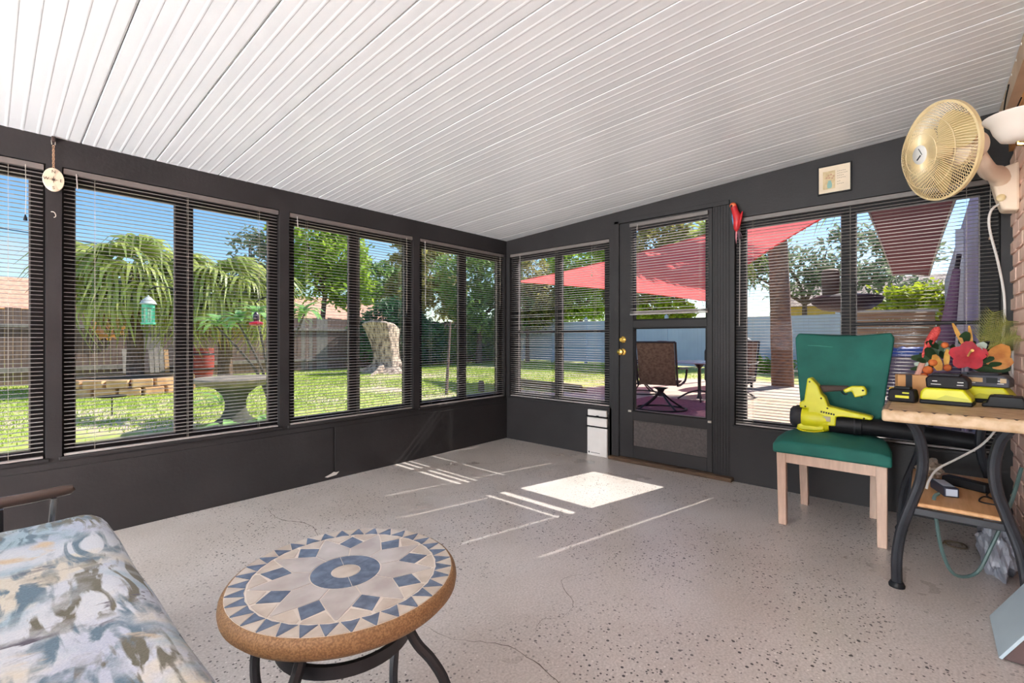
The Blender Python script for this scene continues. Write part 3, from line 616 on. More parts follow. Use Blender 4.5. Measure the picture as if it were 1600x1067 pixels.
MB().tube(bez([(-0.60, -3.55, 0.385), (-0.66, -3.575, 0.37), (-0.75, -3.56, 0.368), (-0.82, -3.585, 0.37), (-0.78, -3.55, 0.369), (-0.88, -3.53, 0.369), (-0.90, -3.58, 0.37)], 36), 0.003, 6).build('cord', BLACK, ad, smooth=True)
BAG = mat('clear_bag', (222, 214, 204), 0.25, (200, 180, 160), 30, transl=0.45)
def crumple(name, label, c, r, m, seed, cat='bag'):
    rg = np.random.default_rng(seed); bm = bmesh.new(); bmesh.ops.create_icosphere(bm, subdivisions=4, radius=1); ph = rg.uniform(-1, 1, (26, 3)); ph /= np.linalg.norm(ph, axis=1)[:, None]
    for v in bm.verts:
        n_ = np.array(v.co); k = 1 + 0.22 * sum(abs(math.sin(6 * float(n_ @ p))) * (1 if i % 2 else -1) for i, p in enumerate(ph)) / 3
        v.co = Vector((n_[0] * r[0] * k, n_[1] * r[1] * k, max(n_[2] * k, -0.75) * r[2]))
    z0 = min(v.co.z for v in bm.verts)
    for v in bm.verts: v.co.z -= z0
    me = bpy.data.meshes.new(name); bm.to_mesh(me); bm.free(); me.materials.append(m); o = bpy.data.objects.new(name, me); COL.objects.link(o); o.location = c; ORG[o.name] = Vector(c); tag(o, label, cat); return o
crumple('plastic_bag', 'crumpled clear plastic bag at the back of the plywood shelf', (-0.50, -3.37, 0.3635), (0.10, 0.05, 0.045), BAG, 3)
crumple('plastic_wrap', 'crumpled grey plastic wrap on the floor beside the brick wall', (-0.62, -3.60, 0.0), (0.16, 0.06, 0.14), mat('grey_wrap', (190, 192, 200), 0.3, (168, 170, 182), 20, transl=0.35), 9)
def cord(name, label, pts, r, m, n=40):
    o = MB().tube(bez(pts, n), r, 7).build(name, m, smooth=True); tag(o, label, 'cord'); return o
cord('extension_cord', 'grey green extension cord looping below the plywood shelf', [(-0.925, -3.40, 0.385), (-0.955, -3.385, 0.37), (-0.975, -3.39, 0.30), (-0.96, -3.41, 0.15), (-0.93, -3.45, 0.05), (-0.88, -3.52, 0.06), (-0.84, -3.57, 0.18), (-0.80, -3.628, 0.36), (-0.70, -3.67, 0.50)], 0.007, mat('grey_green_cable', (84, 108, 106), 0.5))
cord('white_power_cord', 'white cord running from the plywood shelf up behind the stone table', [(-0.82, -3.36, 0.372), (-0.80, -3.37, 0.41), (-0.74, -3.40, 0.455), (-0.66, -3.47, 0.50), (-0.58, -3.56, 0.57), (-0.52, -3.625, 0.68), (-0.26, -3.68, 0.80), (-0.20, -3.69, 1.0)], 0.005, WHITE)
cord('coiled_cable', 'thin coiled brown cable lying on the floor under the stone table', [(-0.42, -3.42, .004), (-0.36, -3.44, .004), (-0.35, -3.50, .005), (-0.42, -3.51, .006), (-0.44, -3.45, .008), (-0.38, -3.43, .010), (-0.36, -3.48, .010), (-0.41, -3.50, .011)], 0.004, mat('brown_cable', (104, 88, 70), 0.7))

# light blue wedge shaped bin at the right
bn = thing('storage_bin', 'pale blue grey slant lidded bin on the floor by the house wall', 'bin', (-1.31, -3.60, 0))
MB().prism([(-3.55, 0.004), (-3.69, 0.004), (-3.69, 0.24)], 'x', -1.462, -1.16).build('body', mat('dark_brown_side', (92, 70, 68), 0.6), bn, bevel=0.002)
n_ = Vector((0, 0.24, 0.14)).normalized() * 0.006
MB().add([(x, y + n_.y * k_, z + n_.z * k_) for k_ in (0.1, 1.6) for x, y, z in ((-1.467, -3.548, 0.002), (-1.155, -3.548, 0.002), (-1.155, -3.692, 0.25), (-1.467, -3.692, 0.25))], [(0, 1, 2, 3), (7, 6, 5, 4), (0, 4, 5, 1), (1, 5, 6, 2), (2, 6, 7, 3), (3, 7, 4, 0)]).build('lid', mat('pale_blue_grey', (186, 202, 210), 0.5, (178, 194, 204), 4), bn, bevel=0.001)

# --- round mosaic table
SLATE = mat('slate_blue_stone', (110, 124, 146), 0.15, (84, 96, 116), 40, bump=0.05)
STONE = mat('beige_travertine', (196, 192, 190), 0.18, (172, 165, 162), 14, detail=8)
STONE2 = mat('cream_travertine', (204, 196, 186), 0.18, (180, 168, 156), 18, detail=8)
RIM = mat('tan_stone_rim', (154, 120, 82), 0.5, (120, 88, 56), 260, detail=4, bump=0.3, bscale=260, lo=0.4, hi=0.6)
GROUT = mat('pale_grout', (214, 206, 196), 0.6)
TC = Vector((-3.118, -2.306, 0))
rt = thing('mosaic_table', 'small round mosaic stone table with black curved legs', 'table', TC)
Z = 0.5
MB().lathe([(0.10, 0.452), (0.235, 0.452), (0.256, 0.456), (0.265, 0.466), (0.267, 0.478), (0.265, 0.490), (0.260, 0.4975), (0.2545, Z)], 96, T(TC)).build('tabletop', RIM, rt, smooth=True)
MB().lathe([(0.2545, 0.499), (0.254, Z + 0.0002)], 96, T(TC)).build('grout_bed', GROUT, rt)
def pol(r_, a): return (TC.x + r_ * math.cos(a), TC.y + r_ * math.sin(a))
def tile(poly, m, name='tile', h=0.0012): return MB().prism(poly, 'z', Z - 0.003, Z + h).build(name, m, rt)
NT = 34
for i in range(NT):
    a = 2 * PI * i / NT; h = PI / NT
    tile([pol(0.2145, a - h * .93), pol(0.2165, a), pol(0.2145, a + h * .93), pol(0.2535, a + h * .06), pol(0.2535, a - h * .06)], SLATE)
    a2 = a + h
    tile([pol(0.2165, a2 - h * .05), pol(0.2165, a2 + h * .05), pol(0.2525, a2 + h * .84), pol(0.2535, a2), pol(0.2525, a2 - h * .84)], STONE2)
ND = 9
for i in range(ND):
    a = 2 * PI * i / ND + 0.28; h = PI / ND
    tile([pol(0.128, a), pol(0.163, a - 0.185), pol(0.2, a), pol(0.163, a + 0.185)], SLATE)
    arc = lambda r_, a0, a1, k=5: [pol(r_, a0 + (a1 - a0) * j / k) for j in range(k + 1)]
    # cream corner pieces between diamond points and the ring
    tile(arc(0.211, a + 0.02, a + h - 0.01) + [pol(0.172, a + 0.205), pol(0.2, a + 0.022)][0:2], STONE2)
    tile(arc(0.211, a + h + 0.01, a + 2 * h - 0.02) + [pol(0.2, a + 2 * h - 0.022), pol(0.172, a + 2 * h - 0.205)], STONE2)
    # inner field
    m_ = STONE if i % 2 else STONE2
    tile(arc(0.083, a + 0.02, a + 2 * h - 0.02) + [pol(0.126, a + 2 * h - 0.012), pol(0.160, a + 2 * h - 0.195), pol(0.205, a + h + 0.012), pol(0.205, a + h - 0.012), pol(0.160, a + 0.195), pol(0.126, a + 0.012)], STONE)
for i in range(6):
    a0 = i * PI / 3 + 0.2; tile([pol(0.080, a0 + (PI / 3 - 0.02) * j / 8) for j in range(9)] + [pol(0.034, a0 + (PI / 3 - 0.04) * (8 - j) / 8) for j in range(9)], SLATE)
tile([pol(0.032, 2 * PI * j / 16) for j in range(16)], STONE2)
for k in range(4):
    a = R(-62 + 90 * k); pts = [(0.15, 0.455), (0.155, 0.42), (0.166, 0.385), (0.19, 0.35), (0.225, 0.32), (0.258, 0.27), (0.262, 0.20), (0.245, 0.13), (0.24, 0.06), (0.258, 0.02), (0.28, 0.013)]
    MB().tube(bez([(*pol(r_, a), z) for r_, z in pts], 34), 0.0125, 16, flute=0.10).build('leg', IRON, rt)
MB().lathe([(0.146, 0.348), (0.157, 0.348), (0.157, 0.376), (0.146, 0.376), (0.146, 0.348)], 48, T(TC), caps=False).build('stretcher_ring', IRON, rt, smooth=True)
MB().lathe([(0.02, 0.444), (0.10, 0.444), (0.10, 0.452), (0.02, 0.452)], 24, T(TC)).build('mount_plate', IRON, rt)

# --- floral cushioned sofa
def floral():
    m = bpy.data.materials.new('floral_upholstery'); m.use_nodes = True; t = m.node_tree; n = t.nodes; l = t.links; b = n['Principled BSDF']; b.inputs['Roughness'].default_value = 0.85; b.inputs['Sheen Weight'].default_value = 0.15
    tcn = n.new('ShaderNodeTexCoord'); vec = tcn.outputs['Object']
    def noise(sc, st=(1, 1, 1), off=(0, 0, 0), det=5, dist=0.0, rot=0.0):
        mp_ = n.new('ShaderNodeMapping'); mp_.inputs['Scale'].default_value = st; mp_.inputs['Location'].default_value = off; mp_.inputs['Rotation'].default_value = (0, 0, rot); l.new(vec, mp_.inputs['Vector'])
        z = n.new('ShaderNodeTexNoise'); z.inputs['Scale'].default_value = sc; z.inputs['Detail'].default_value = det; z.inputs['Distortion'].default_value = dist; l.new(mp_.outputs['Vector'], z.inputs['Vector']); return z.outputs['Fac']
    def ramp(f, lo, hi):
        r_ = n.new('ShaderNodeValToRGB'); r_.color_ramp.elements[0].position = lo; r_.color_ramp.elements[1].position = hi; l.new(f, r_.inputs['Fac']); return r_.outputs['Color']
    def mul(a, b_):
        q = n.new('ShaderNodeMath'); q.operation = 'MULTIPLY'; l.new(a, q.inputs[0]); l.new(b_, q.inputs[1]); return q.outputs['Value']
    def over(base, col, f):
        q = n.new('ShaderNodeMix'); q.data_type = 'RGBA'; q.inputs['B'].default_value = lin(col); l.new(f, q.inputs['Factor'])
        if isinstance(base, tuple): q.inputs['A'].default_value = base
        else: l.new(base, q.inputs['A'])
        return q.outputs['Result']
    c = over(lin((208, 214, 222)), (186, 194, 212), ramp(noise(3.2, off=(3, 0, 0)), .45, .6))
    c = over(c, (160, 186, 200), ramp(noise(4.0, off=(1, 5, 0), dist=.6), .52, .62))
    c = over(c, (216, 210, 196), ramp(noise(2.6, off=(7, 2, 0)), .54, .60))
    streak = ramp(noise(16, (1.0, 0.28, 1), (0, 0, 0), 6, 1.2, 0.5), .48, .56)
    c = over(c, (96, 122, 140), mul(streak, ramp(noise(4.2, off=(9, 1, 0)), .46, .56)))
    c = over(c, (104, 102, 88), mul(ramp(noise(26, (1.0, 0.22, 1), (2, 0, 0), 6, 0.8, -0.5), .47, .54), ramp(noise(3.0, off=(4, 8, 0)), .48, .56)))
    c = over(c, (210, 190, 162), ramp(noise(4.2, off=(12, 3, 0), dist=.4), .635, .67))
    c = over(c, (88, 84, 98), mul(ramp(noise(30, (0.3, 1, 1), (5, 5, 0), 6, 1.0), .56, .62), ramp(noise(4.8, off=(2, 14, 0)), .52, .62)))
    g = noise(220, det=2); c2 = n.new('ShaderNodeMix'); c2.data_type = 'RGBA'; c2.blend_type = 'OVERLAY'; c2.inputs['Factor'].default_value = 0.35; l.new(c, c2.inputs['A']); l.new(g, c2.inputs['B'])
    l.new(c2.outputs['Result'], b.inputs['Base Color']); bp = n.new('ShaderNodeBump'); bp.inputs['Strength'].default_value = 0.3; bp.inputs['Distance'].default_value = 0.003; l.new(g, bp.inputs['Height']); l.new(bp.outputs['Normal'], b.inputs['Normal'])
    return m
sf = thing('sofa', 'metal framed sofa with a pale blue and beige floral cushion', 'sofa', (-3.75, -2.1, 0))
FLOR = floral()
nx, ny = 26, 60; x0, x1, y0, y1 = -4.22, -3.405, -2.96, -1.12; vs = []; fs = []
def cush(u, v):
    x = x0 + (x1 - x0) * u; y = y0 + (y1 - y0) * v
    ex = min(u, 1 - u) * (x1 - x0); ey = min(v, 1 - v) * (y1 - y0); r_ = 0.085
    def rd(e): return 0 if e >= r_ else r_ - math.sqrt(max(0, r_ * r_ - (r_ - e) ** 2))
    z = 0.463 - min(rd(ex) + rd(ey), 0.13) + 0.006 * math.sin(x * 9) * math.sin(y * 5 + 1) + 0.004 * math.sin(y * 13 + x * 7)
    return (x, y, z)
us = sorted(set([i / 12 for i in range(13)] + [0.004, 0.012, 0.03, 0.06, 0.1, 0.9, 0.94, 0.97, 0.988, 0.996])); vv = sorted(set([i / 30 for i in range(31)] + [0.003, .01, .02, .045, .955, .98, .99, .997]))
for v in vv:
    for u in us: vs.append(cush(u, v))
k = len(us)
for j in range(len(vv) - 1):
    for i in range(k - 1): fs.append((j * k + i, j * k + i + 1, (j + 1) * k + i + 1, (j + 1) * k + i))
ring = [i for i in range(k)] + [(j + 1) * k - 1 for j in range(1, len(vv))] + [(len(vv) - 1) * k + i for i in range(k - 2, -1, -1)] + [j * k for j in range(len(vv) - 2, 0, -1)]
o0 = len(vs); vs += [(vs[i][0], vs[i][1], 0.275) for i in ring]; q = len(ring)
fs += [(ring[i], ring[(i + 1) % q], o0 + (i + 1) % q, o0 + i) for i in range(q)] + [tuple(o0 + i for i in range(q))]
MB().add(vs, fs).build('seat_cushion', FLOR, sf, smooth=True)
b = MB(); secs = []
bx_ = MB().prism([(-4.20, 0.44), (-4.06, 0.46), (-4.22, 0.90), (-4.36, 0.88)], 'y', -2.95, -1.13).build('back_cushion', FLOR, sf, bevel=0.04, seg=4)
MET = mat('black_tube_steel', (36, 34, 36), 0.35, metal=0.4)
fr = MB()
for y in (-1.175, -2.90):
    fr.tube([(-3.50, y, 0.0), (-3.50, y, 0.26)], 0.014, 8); fr.tube([(-4.15, y, 0.0), (-4.30, y, 0.88)], 0.014, 8); fr.tube([(-3.48, y, 0.255), (-4.22, y, 0.255)], 0.014, 8)
fr.tube([(-3.48, -1.175, 0.255), (-3.48, -2.90, 0.255)], 0.014, 8); fr.tube([(-4.22, -1.175, 0.255), (-4.22, -2.90, 0.255)], 0.014, 8)
fr.build('frame', MET, sf, smooth=True)
for y in (-1.075,):
    MB().tube([(-4.24, y, 0.522), (-3.60, y, 0.522), (-3.515, y, 0.527), (-3.495, y, 0.525), (-3.488, y, 0.52)], [0.019, 0.019, 0.019, 0.016, 0.006], 12).build('armrest', mat('dark_brown_arm', (84, 68, 62), 0.25), sf, smooth=True)
    MB().tube([(-3.54, y, 0.505), (-3.56, y, 0.25), (-3.56, -1.16, 0.25)], 0.009, 8).build('arm_post', mat('chrome_post', (150, 150, 150), 0.25, metal=0.8), sf, smooth=True)
    MB().box(-4.0, -3.66, y - 0.008, y + 0.008, 0.29, 0.50).build('arm_panel', MET, sf)
    MB().tube([(-4.25, y, 0.505), (-4.25, y, 0.25), (-4.25, -1.16, 0.25)], 0.009, 8).build('arm_post', MATS['chrome_post'], sf, smooth=True)

# --- wall fan on the brick wall
CREAM = mat('cream_plastic', (246, 226, 204), 0.4, (238, 216, 192), 5)
GOLD = mat('gold_wire', (230, 208, 164), 0.35, (212, 186, 138), 8)
GBLADE = mat('amber_blade', (236, 216, 166), 0.25, (222, 200, 146), 3, transl=0.3)
fc = Vector((-0.81, -3.405, 1.917)); fn = Vector((-0.57, 0.80, -0.14)).normalized()
fan = thing('wall_fan', 'cream wall mounted fan with a gold wire cage', 'fan', (-0.30, -3.70, 1.88))
FM = T(fc) @ fn.to_track_quat('Z', 'Y').to_matrix().to_4x4()
def cage(depth, nw, r0, sgn, name, parent=None):
    b = MB()
    for i in range(nw):
        a = 2 * PI * i / nw; P = []
        for j in range(7):
            t_ = j / 6; r_ = r0 + (0.211 - r0) * t_; z = sgn * depth * (1 - t_ ** 2.6); tw = 0.35 * (1 - t_) * sgn; P.append(FM @ Vector((r_ * math.cos(a + tw), r_ * math.sin(a + tw), z + sgn * 0.006)))
        b.tube(P, 0.0016, 4)
    for r_ in (0.09, 0.155):
        t_ = (r_ - r0) / (0.211 - r0); z = sgn * depth * (1 - t_ ** 2.6) + sgn * 0.006
        b.tube([FM @ Vector((r_ * math.cos(2 * PI * i / 40), r_ * math.sin(2 * PI * i / 40), z)) for i in range(40)], 0.0018, 5, closed=True)
    return b.build(name, GOLD, parent or fan, smooth=True)
cage(0.078, 96, 0.035, 1, 'front_grille'); cage(0.07, 72, 0.04, -1, 'rear_grille')
MB().lathe([(0.207, -0.008), (0.216, -0.008), (0.217, 0.008), (0.207, 0.009), (0.207, -0.008)], 64, FM, caps=False).build('rim_band', GOLD, fan, smooth=True)
bd = MB().lathe([(0.042, 0.076), (0.043, 0.084), (0.038, 0.0885), (0.002, 0.09)], 32, FM).build('badge', WHITE, fan, smooth=True)
b = MB()
for (p, q, r_) in (((-0.012, -0.02), (0.012, -0.006), 0.0028), ((0.016, 0.004), (0.006, 0.026), 0.0016), ((0.02, -0.006), (0.016, 0.004), 0.0014)): b.tube([FM @ Vector((p[0], p[1], 0.0905)), FM @ Vector((q[0], q[1], 0.0905))], r_, 5)
b.build('badge_mark', RUB, bd)
for i in range(3):
    a = i * 2 * PI / 3 + 0.5; vs = []; fs = []; nr, na = 8, 7
    for j in range(nr + 1):
        r_ = 0.035 + 0.155 * j / nr; w = 0.95 * math.sin(PI * (0.25 + 0.62 * j / nr))
        for k in range(na): u = -0.5 + k / (na - 1); vs.append(FM @ Vector((r_ * math.cos(a + u * w * 1.5), r_ * math.sin(a + u * w * 1.5), u * 0.055 * (0.6 + 0.4 * j / nr))))
    for j in range(nr):
        for k in range(na - 1): fs.append((j * na + k, j * na + k + 1, (j + 1) * na + k + 1, (j + 1) * na + k))
    MB().add(vs, fs).build('blade', GBLADE, fan, smooth=True, normals=False)
MB().lathe([(0.036, -0.03), (0.038, 0.02), (0.03, 0.035), (0.004, 0.04)], 24, FM).build('hub', GOLD, fan, smooth=True)
MB().lathe([(0.03, -0.175), (0.055, -0.165), (0.07, -0.13), (0.072, -0.075), (0.05, -0.06)], 28, FM).build('motor_housing', CREAM, fan, smooth=True)
kb = FM @ Vector((0.0, 0.05, -0.15)); MB().ball(kb + Vector((0.02, -0.02, 0.03)), (0.014, 0.014, 0.02), 10, 7).build('oscillate_knob', mat('tan_knob', (216, 150, 90), 0.4), fan, smooth=True)
back = FM @ Vector((0, 0, -0.14))
MB().tube(bez([back, back + Vector((0.06, -0.03, -0.06)), Vector((-0.50, -3.585, 1.865)), Vector((-0.40, -3.62, 1.87)), Vector((-0.315, -3.64, 1.845))], 14), [0.026, 0.028, 0.03, 0.031, 0.032, 0.033, 0.034, 0.036, 0.037, 0.038, 0.04, 0.04, 0.04, 0.038, 0.034], 14).build('arm', CREAM, fan, smooth=True)
MB().prism([(-3.70, 1.93), (-3.645, 1.915), (-3.60, 1.87), (-3.618, 1.78), (-3.64, 1.70), (-3.70, 1.69)], 'x', -0.36, -0.255).build('wall_bracket', CREAM, fan, bevel=0.012, seg=3)
MB().lathe([(0.017, 0), (0.017, 0.012), (0.008, 0.016)], 16, T((-0.36, -3.635, 1.76)) @ Matrix.Rotation(-PI / 2, 4, 'Y')).build('switch_dial', mat('tan_dial', (226, 200, 150), 0.4), fan, smooth=True)
MB().tube(bez([(-0.34, -3.63, 1.735), (-0.37, -3.60, 1.70), (-0.36, -3.595, 1.62), (-0.30, -3.63, 1.45), (-0.24, -3.655, 1.30), (-0.22, -3.66, 1.18), (-0.22, -3.655, 1.05), (-0.24, -3.67, 0.93), (-0.25, -3.685, 0.86)], 40), 0.0055, 7).build('power_cord', WHITE, fan, smooth=True)

# --- sconce on the brick wall
sn = thing('wall_sconce', 'white frosted bowl wall sconce on the peach brick', 'lamp', (-1.33, -3.69, 1.72))
FROST = mat('frosted_glass', (240, 230, 220), 0.35, (232, 220, 208), 3, transl=0.3)
MB().lathe([(0.02, 0.0), (0.045, 0.010), (0.062, 0.04), (0.070, 0.065), (0.088, 0.085), (0.090, 0.092), (0.086, 0.092), (0.066, 0.068), (0.056, 0.042), (0.036, 0.016), (0.008, 0.01)], 32, T((-1.33, -3.598, 1.745))).build('shade', FROST, sn, smooth=True)
MB().box(-1.37, -1.29, -3.699, -3.682, 1.70, 1.82).build('back_plate', BRASS, sn, bevel=0.004); MB().tube([(-1.33, -3.685, 1.74), (-1.33, -3.63, 1.73), (-1.33, -3.598, 1.738), (-1.33, -3.598, 1.76)], 0.008, 8).build('arm', BRASS, sn, smooth=True)
cord('black_cable', 'loose black cable looping out from the tan fascia', [(-0.50, -3.65, 2.26), (-0.42, -3.645, 2.21), (-0.27, -3.65, 2.155), (-0.20, -3.665, 2.14), (-0.26, -3.675, 2.12), (-0.45, -3.67, 2.125), (-0.6, -3.68, 2.15)], 0.003, BLACK)

# --- wall decor
pf = thing('framed_picture', 'small framed print of a vase of flowers above the wide window', 'picture', (-0.01, -2.908, 2.015))
b = MB()
for y0, y1, z0, z1 in ((-3.0, -2.815, 2.015, 2.022), (-3.0, -2.815, 2.196, 2.203), (-3.0, -2.993, 2.022, 2.196), (-2.822, -2.815, 2.022, 2.196)): b.box(-0.018, -0.0005, y0, y1, z0, z1)
b.build('frame', BLACK, pf, bevel=0.001)
MB().box(-0.010, -0.0005, -2.993, -2.822, 2.022, 2.196).build('mat_board', mat('cream_card', (226, 208, 184), 0.7), pf)
pr_ = MB().box(-0.0112, -0.010, -2.912, -2.845, 2.047, 2.165).build('print', mat('tan_print', (208, 186, 146), 0.7, (190, 166, 126), 40), pf)
MB().lathe([(0.010, 0), (0.014, 0.012), (0.013, 0.03), (0.008, 0.044), (0.010, 0.05)], 14, T((-0.0112, -2.882, 2.052)) @ Matrix.Diagonal((0.06, 1, 1, 1))).build('printed_vase', mat('aqua_print', (136, 172, 164), 0.7), pr_)
b = MB()
for dy, dz in ((-0.022, 0.078), (-0.008, 0.09), (0.006, 0.085), (0.016, 0.072), (-0.015, 0.066), (0.002, 0.07)): b.ball((-0.0114, -2.882 + dy, 2.05 + dz), (0.0004, 0.006, 0.005), 8, 5)
b.build('printed_flower', mat('peach_print', (188, 140, 116), 0.7), pr_)
b = MB()
for i, (z, n_) in enumerate(((2.155, 5), (2.140, 6), (2.125, 4), (2.110, 5), (2.088, 2), (2.072, 4))):
    for k in range(n_): b.box(-0.0106, -0.0099, -2.930 - k * 0.0095, -2.9235 - k * 0.0095, z - 0.0015 + 0.0012 * (k % 2), z + 0.0012 + 0.0012 * (k % 2))
b.build('printed_text', mat('ink_grey', (128, 112, 98), 0.8), pf)

cp = thing('compass_ornament', 'round cream compass plaque hanging on a chain from the ceiling edge', 'ornament', (-3.468, -0.028, 1.815))
CM = T((-3.468, -0.020, 1.876)) @ Matrix.Rotation(PI / 2, 4, 'X') @ Matrix.Rotation(R(0), 4, 'Z')
MB().lathe([(0.002, -0.004), (0.047, -0.004), (0.049, -0.002), (0.049, 0.002), (0.047, 0.004), (0.002, 0.004)], 40, CM @ Matrix.Diagonal((0.83, 1.22, 1, 1))).build('disc', mat('cream_disc', (226, 208, 184), 0.55, (216, 196, 170), 8), cp, smooth=True)
INK = mat('dark_brown_ink', (70, 52, 42), 0.7)
for ch_, x, y in (('N', 0, 0.040), ('S', 0, -0.042), ('W', -0.027, 0.001), ('E', 0.028, -0.001)): text_mesh(ch_, 0.021, CM @ T((x, y, 0.0042)), INK, 'letter', cp)
st_ = []
for i in range(16): r_ = (0.020 if i % 4 == 0 else 0.0115) if i % 2 == 0 else 0.0045; st_.append((r_ * math.sin(i * PI / 8), r_ * math.cos(i * PI / 8)))
MB().prism(st_, 'z', 0.004, 0.0050, CM).build('star', INK, cp)
b = MB(); n_ = 11
for i in range(n_):
    c = Vector((-3.468, -0.020, 1.94 + i * 0.0105)); pl = Matrix.Rotation(R(50 if i % 2 else -40), 4, 'Z')
    b.tube([c + pl @ Vector((0.0045 * math.cos(a * PI / 5), 0, 0.0075 * math.sin(a * PI / 5))) for a in range(10)], 0.0014, 5, closed=True)
b.build('chain', mat('aged_chain', (176, 140, 110), 0.4, metal=0.5), cp, smooth=True)
MB().tube([(-3.474, -0.020, 2.055), (-3.476, -0.02, 2.075), (-3.47, -0.018, 2.092)], 0.0014, 5).tube([(-3.462, -0.020, 2.055), (-3.461, -0.02, 2.075), (-3.467, -0.018, 2.092)], 0.0014, 5).build('cord_loop', CORD, cp)
MB().box(-3.476, -3.460, -0.028, 0.0, 2.070, 2.0975).build('peg', mat('dark_peg', (60, 44, 40), 0.6), cp, bevel=0.003)
hk = MB().tube(bez([(-3.475, -0.001, 1.715), (-3.466, -0.016, 1.712), (-3.460, -0.018, 1.70), (-3.460, -0.014, 1.690), (-3.466, -0.010, 1.686)], 12), 0.0018, 6).build('wall_hook', CORD, smooth=True); tag(hk, 'tiny white cup hook on the post below the compass plaque', 'hook')

# parrot ornament
pa = thing('parrot_ornament', 'red parrot figurine hanging at the top corner of the door casing', 'ornament', (-0.04, -2.315, 1.77))
PR = mat('parrot_red', (204, 40, 46), 0.45, (176, 26, 36), 20); PO = mat('parrot_orange', (226, 120, 70), 0.45, (206, 90, 56), 20); PBK = mat('parrot_dark', (70, 48, 60), 0.5); PBL = mat('parrot_blue', (96, 150, 190), 0.5)
secs = bez([(-0.055, -2.292, 2.062), (-0.055, -2.297, 2.045), (-0.052, -2.303, 2.02), (-0.05, -2.312, 1.985), (-0.048, -2.322, 1.95), (-0.046, -2.322, 1.91), (-0.044, -2.318, 1.87), (-0.04, -2.318, 1.845)], 14)
MB().tube(secs, [0.004, 0.013, 0.02, 0.023, 0.022, 0.022, 0.024, 0.027, 0.029, 0.027, 0.026, 0.024, 0.02, 0.014, 0.005], 14).build('body', PR, pa, smooth=True)
MB().ball((-0.058, -2.297, 2.038), (0.022, 0.024, 0.022), 14, 9).build('head', PO, pa, smooth=True)
MB().tube(bez([(-0.075, -2.292, 2.035), (-0.086, -2.290, 2.026), (-0.086, -2.289, 2.012)], 6), [0.008, 0.008, 0.007, 0.006, 0.005, 0.003, 0.001], 8).build('beak', PBK, pa, smooth=True)
MB().ball((-0.074, -2.306, 2.040), 0.0035, 8, 6).build('eye', BLACK, pa, smooth=True)
for y, m__ in ((-2.348, PR), (-2.298, PBL)):
    MB().ball((-0.052, y, 1.935), (0.010, 0.009, 0.055), 10, 9, Matrix.Rotation(R(12 if y < -2.32 else -6), 4, 'X')).build('wing', m__, pa, smooth=True)
for i, (dy, dz, m__) in enumerate(((0, -0.05, PR), (-0.02, -0.085, PBK), (-0.032, -0.07, PBK), (0.012, -0.10, mat('parrot_pink', (190, 120, 130), 0.5)), (-0.01, -0.105, PBK))):
    MB().tube([(-0.042, -2.320 + dy * .3, 1.86), (-0.040, -2.322 + dy * .7, 1.86 + dz * .5), (-0.036, -2.325 + dy, 1.86 + dz)], [0.007, 0.006, 0.001], 6).build('tail_feather', m__, pa, smooth=True)
MB().tube([(-0.03, -2.30, 1.955), (-0.06, -2.285, 1.95)], 0.004, 6).tube([(-0.03, -2.30, 1.955), (0.0, -2.30, 1.958)], 0.004, 6).build('perch', PBK, pa)

# pet door panel
pd = thing('pet_door_panel', 'white pet door panel with two dark bars beside the door', 'pet door', (-0.03, -1.13, 0.0))
MB().box(-0.030, -0.008, -1.232, -1.028, 0.0, 0.255).build('flap', WHITE, pd, bevel=0.004); MB().box(-0.032, -0.008, -1.232, -1.028, 0.268, 0.345).build('middle_panel', WHITE, pd, bevel=0.004)
MB().box(-0.030, -0.008, -1.228, -1.032, 0.36, 0.415).build('top_panel', WHITE, pd, bevel=0.004)
for z in (0.262, 0.353): MB().tube([(-0.026, -1.245, z), (-0.026, -1.015, z)], 0.0065, 8).build('bar', FRAME, pd)
MB().box(-0.020, -0.0065, -1.225, -1.035, 0.25, 0.37).build('backing', FRAME, pd)
MB().box(-0.0335, -0.029, -1.15, -1.125, 0.358, 0.366).build('latch', BLACK, pd); MB().box(-0.0308, -0.0295, -1.055, -1.04, 0.02, 0.035).box(-0.0308, -0.0295, -1.16, -1.065, 0.024, 0.029).build('printed_mark', RUB, pd)
# flaked paint on the knee wall
fp = MB().prism([(-2.02, 0.03), (-2.0, 0.022), (-1.93, 0.028), (-1.905, 0.05), (-1.93, 0.048), (-1.95, 0.055), (-1.97, 0.045)], 'y', -0.0072, -0.0055).build('paint_chip', mat('bare_plaster', (206, 200, 194), 0.8), wl)

# --- glowing columns added behind the camera to brighten the room
def lantern(x, y, z, e, label):
    t = thing('added_fill_lamp', label, 'lamp', (x, y, 0), 'added fill columns behind the sofa')
    lm = bpy.data.materials.new('added_fill_glow'); lm.use_nodes = True; bs = lm.node_tree.nodes['Principled BSDF']; bs.inputs['Base Color'].default_value = (0.9, 0.88, 0.84, 1); bs.inputs['Emission Color'].default_value = (0.91, 0.965, 1.0, 1); bs.inputs['Emission Strength'].default_value = e
    MB().lathe([(0.30, 0.06), (0.32, 0.3), (0.32, 1.2), (0.30, 1.45)], 28, T((x, y, 0))).build('fill_column', lm, t, smooth=True)
    MB().lathe([(0.22, 0), (0.22, 0.05), (0.05, 0.06)], 24, T((x, y, 0))).build('base', BLACK, t)

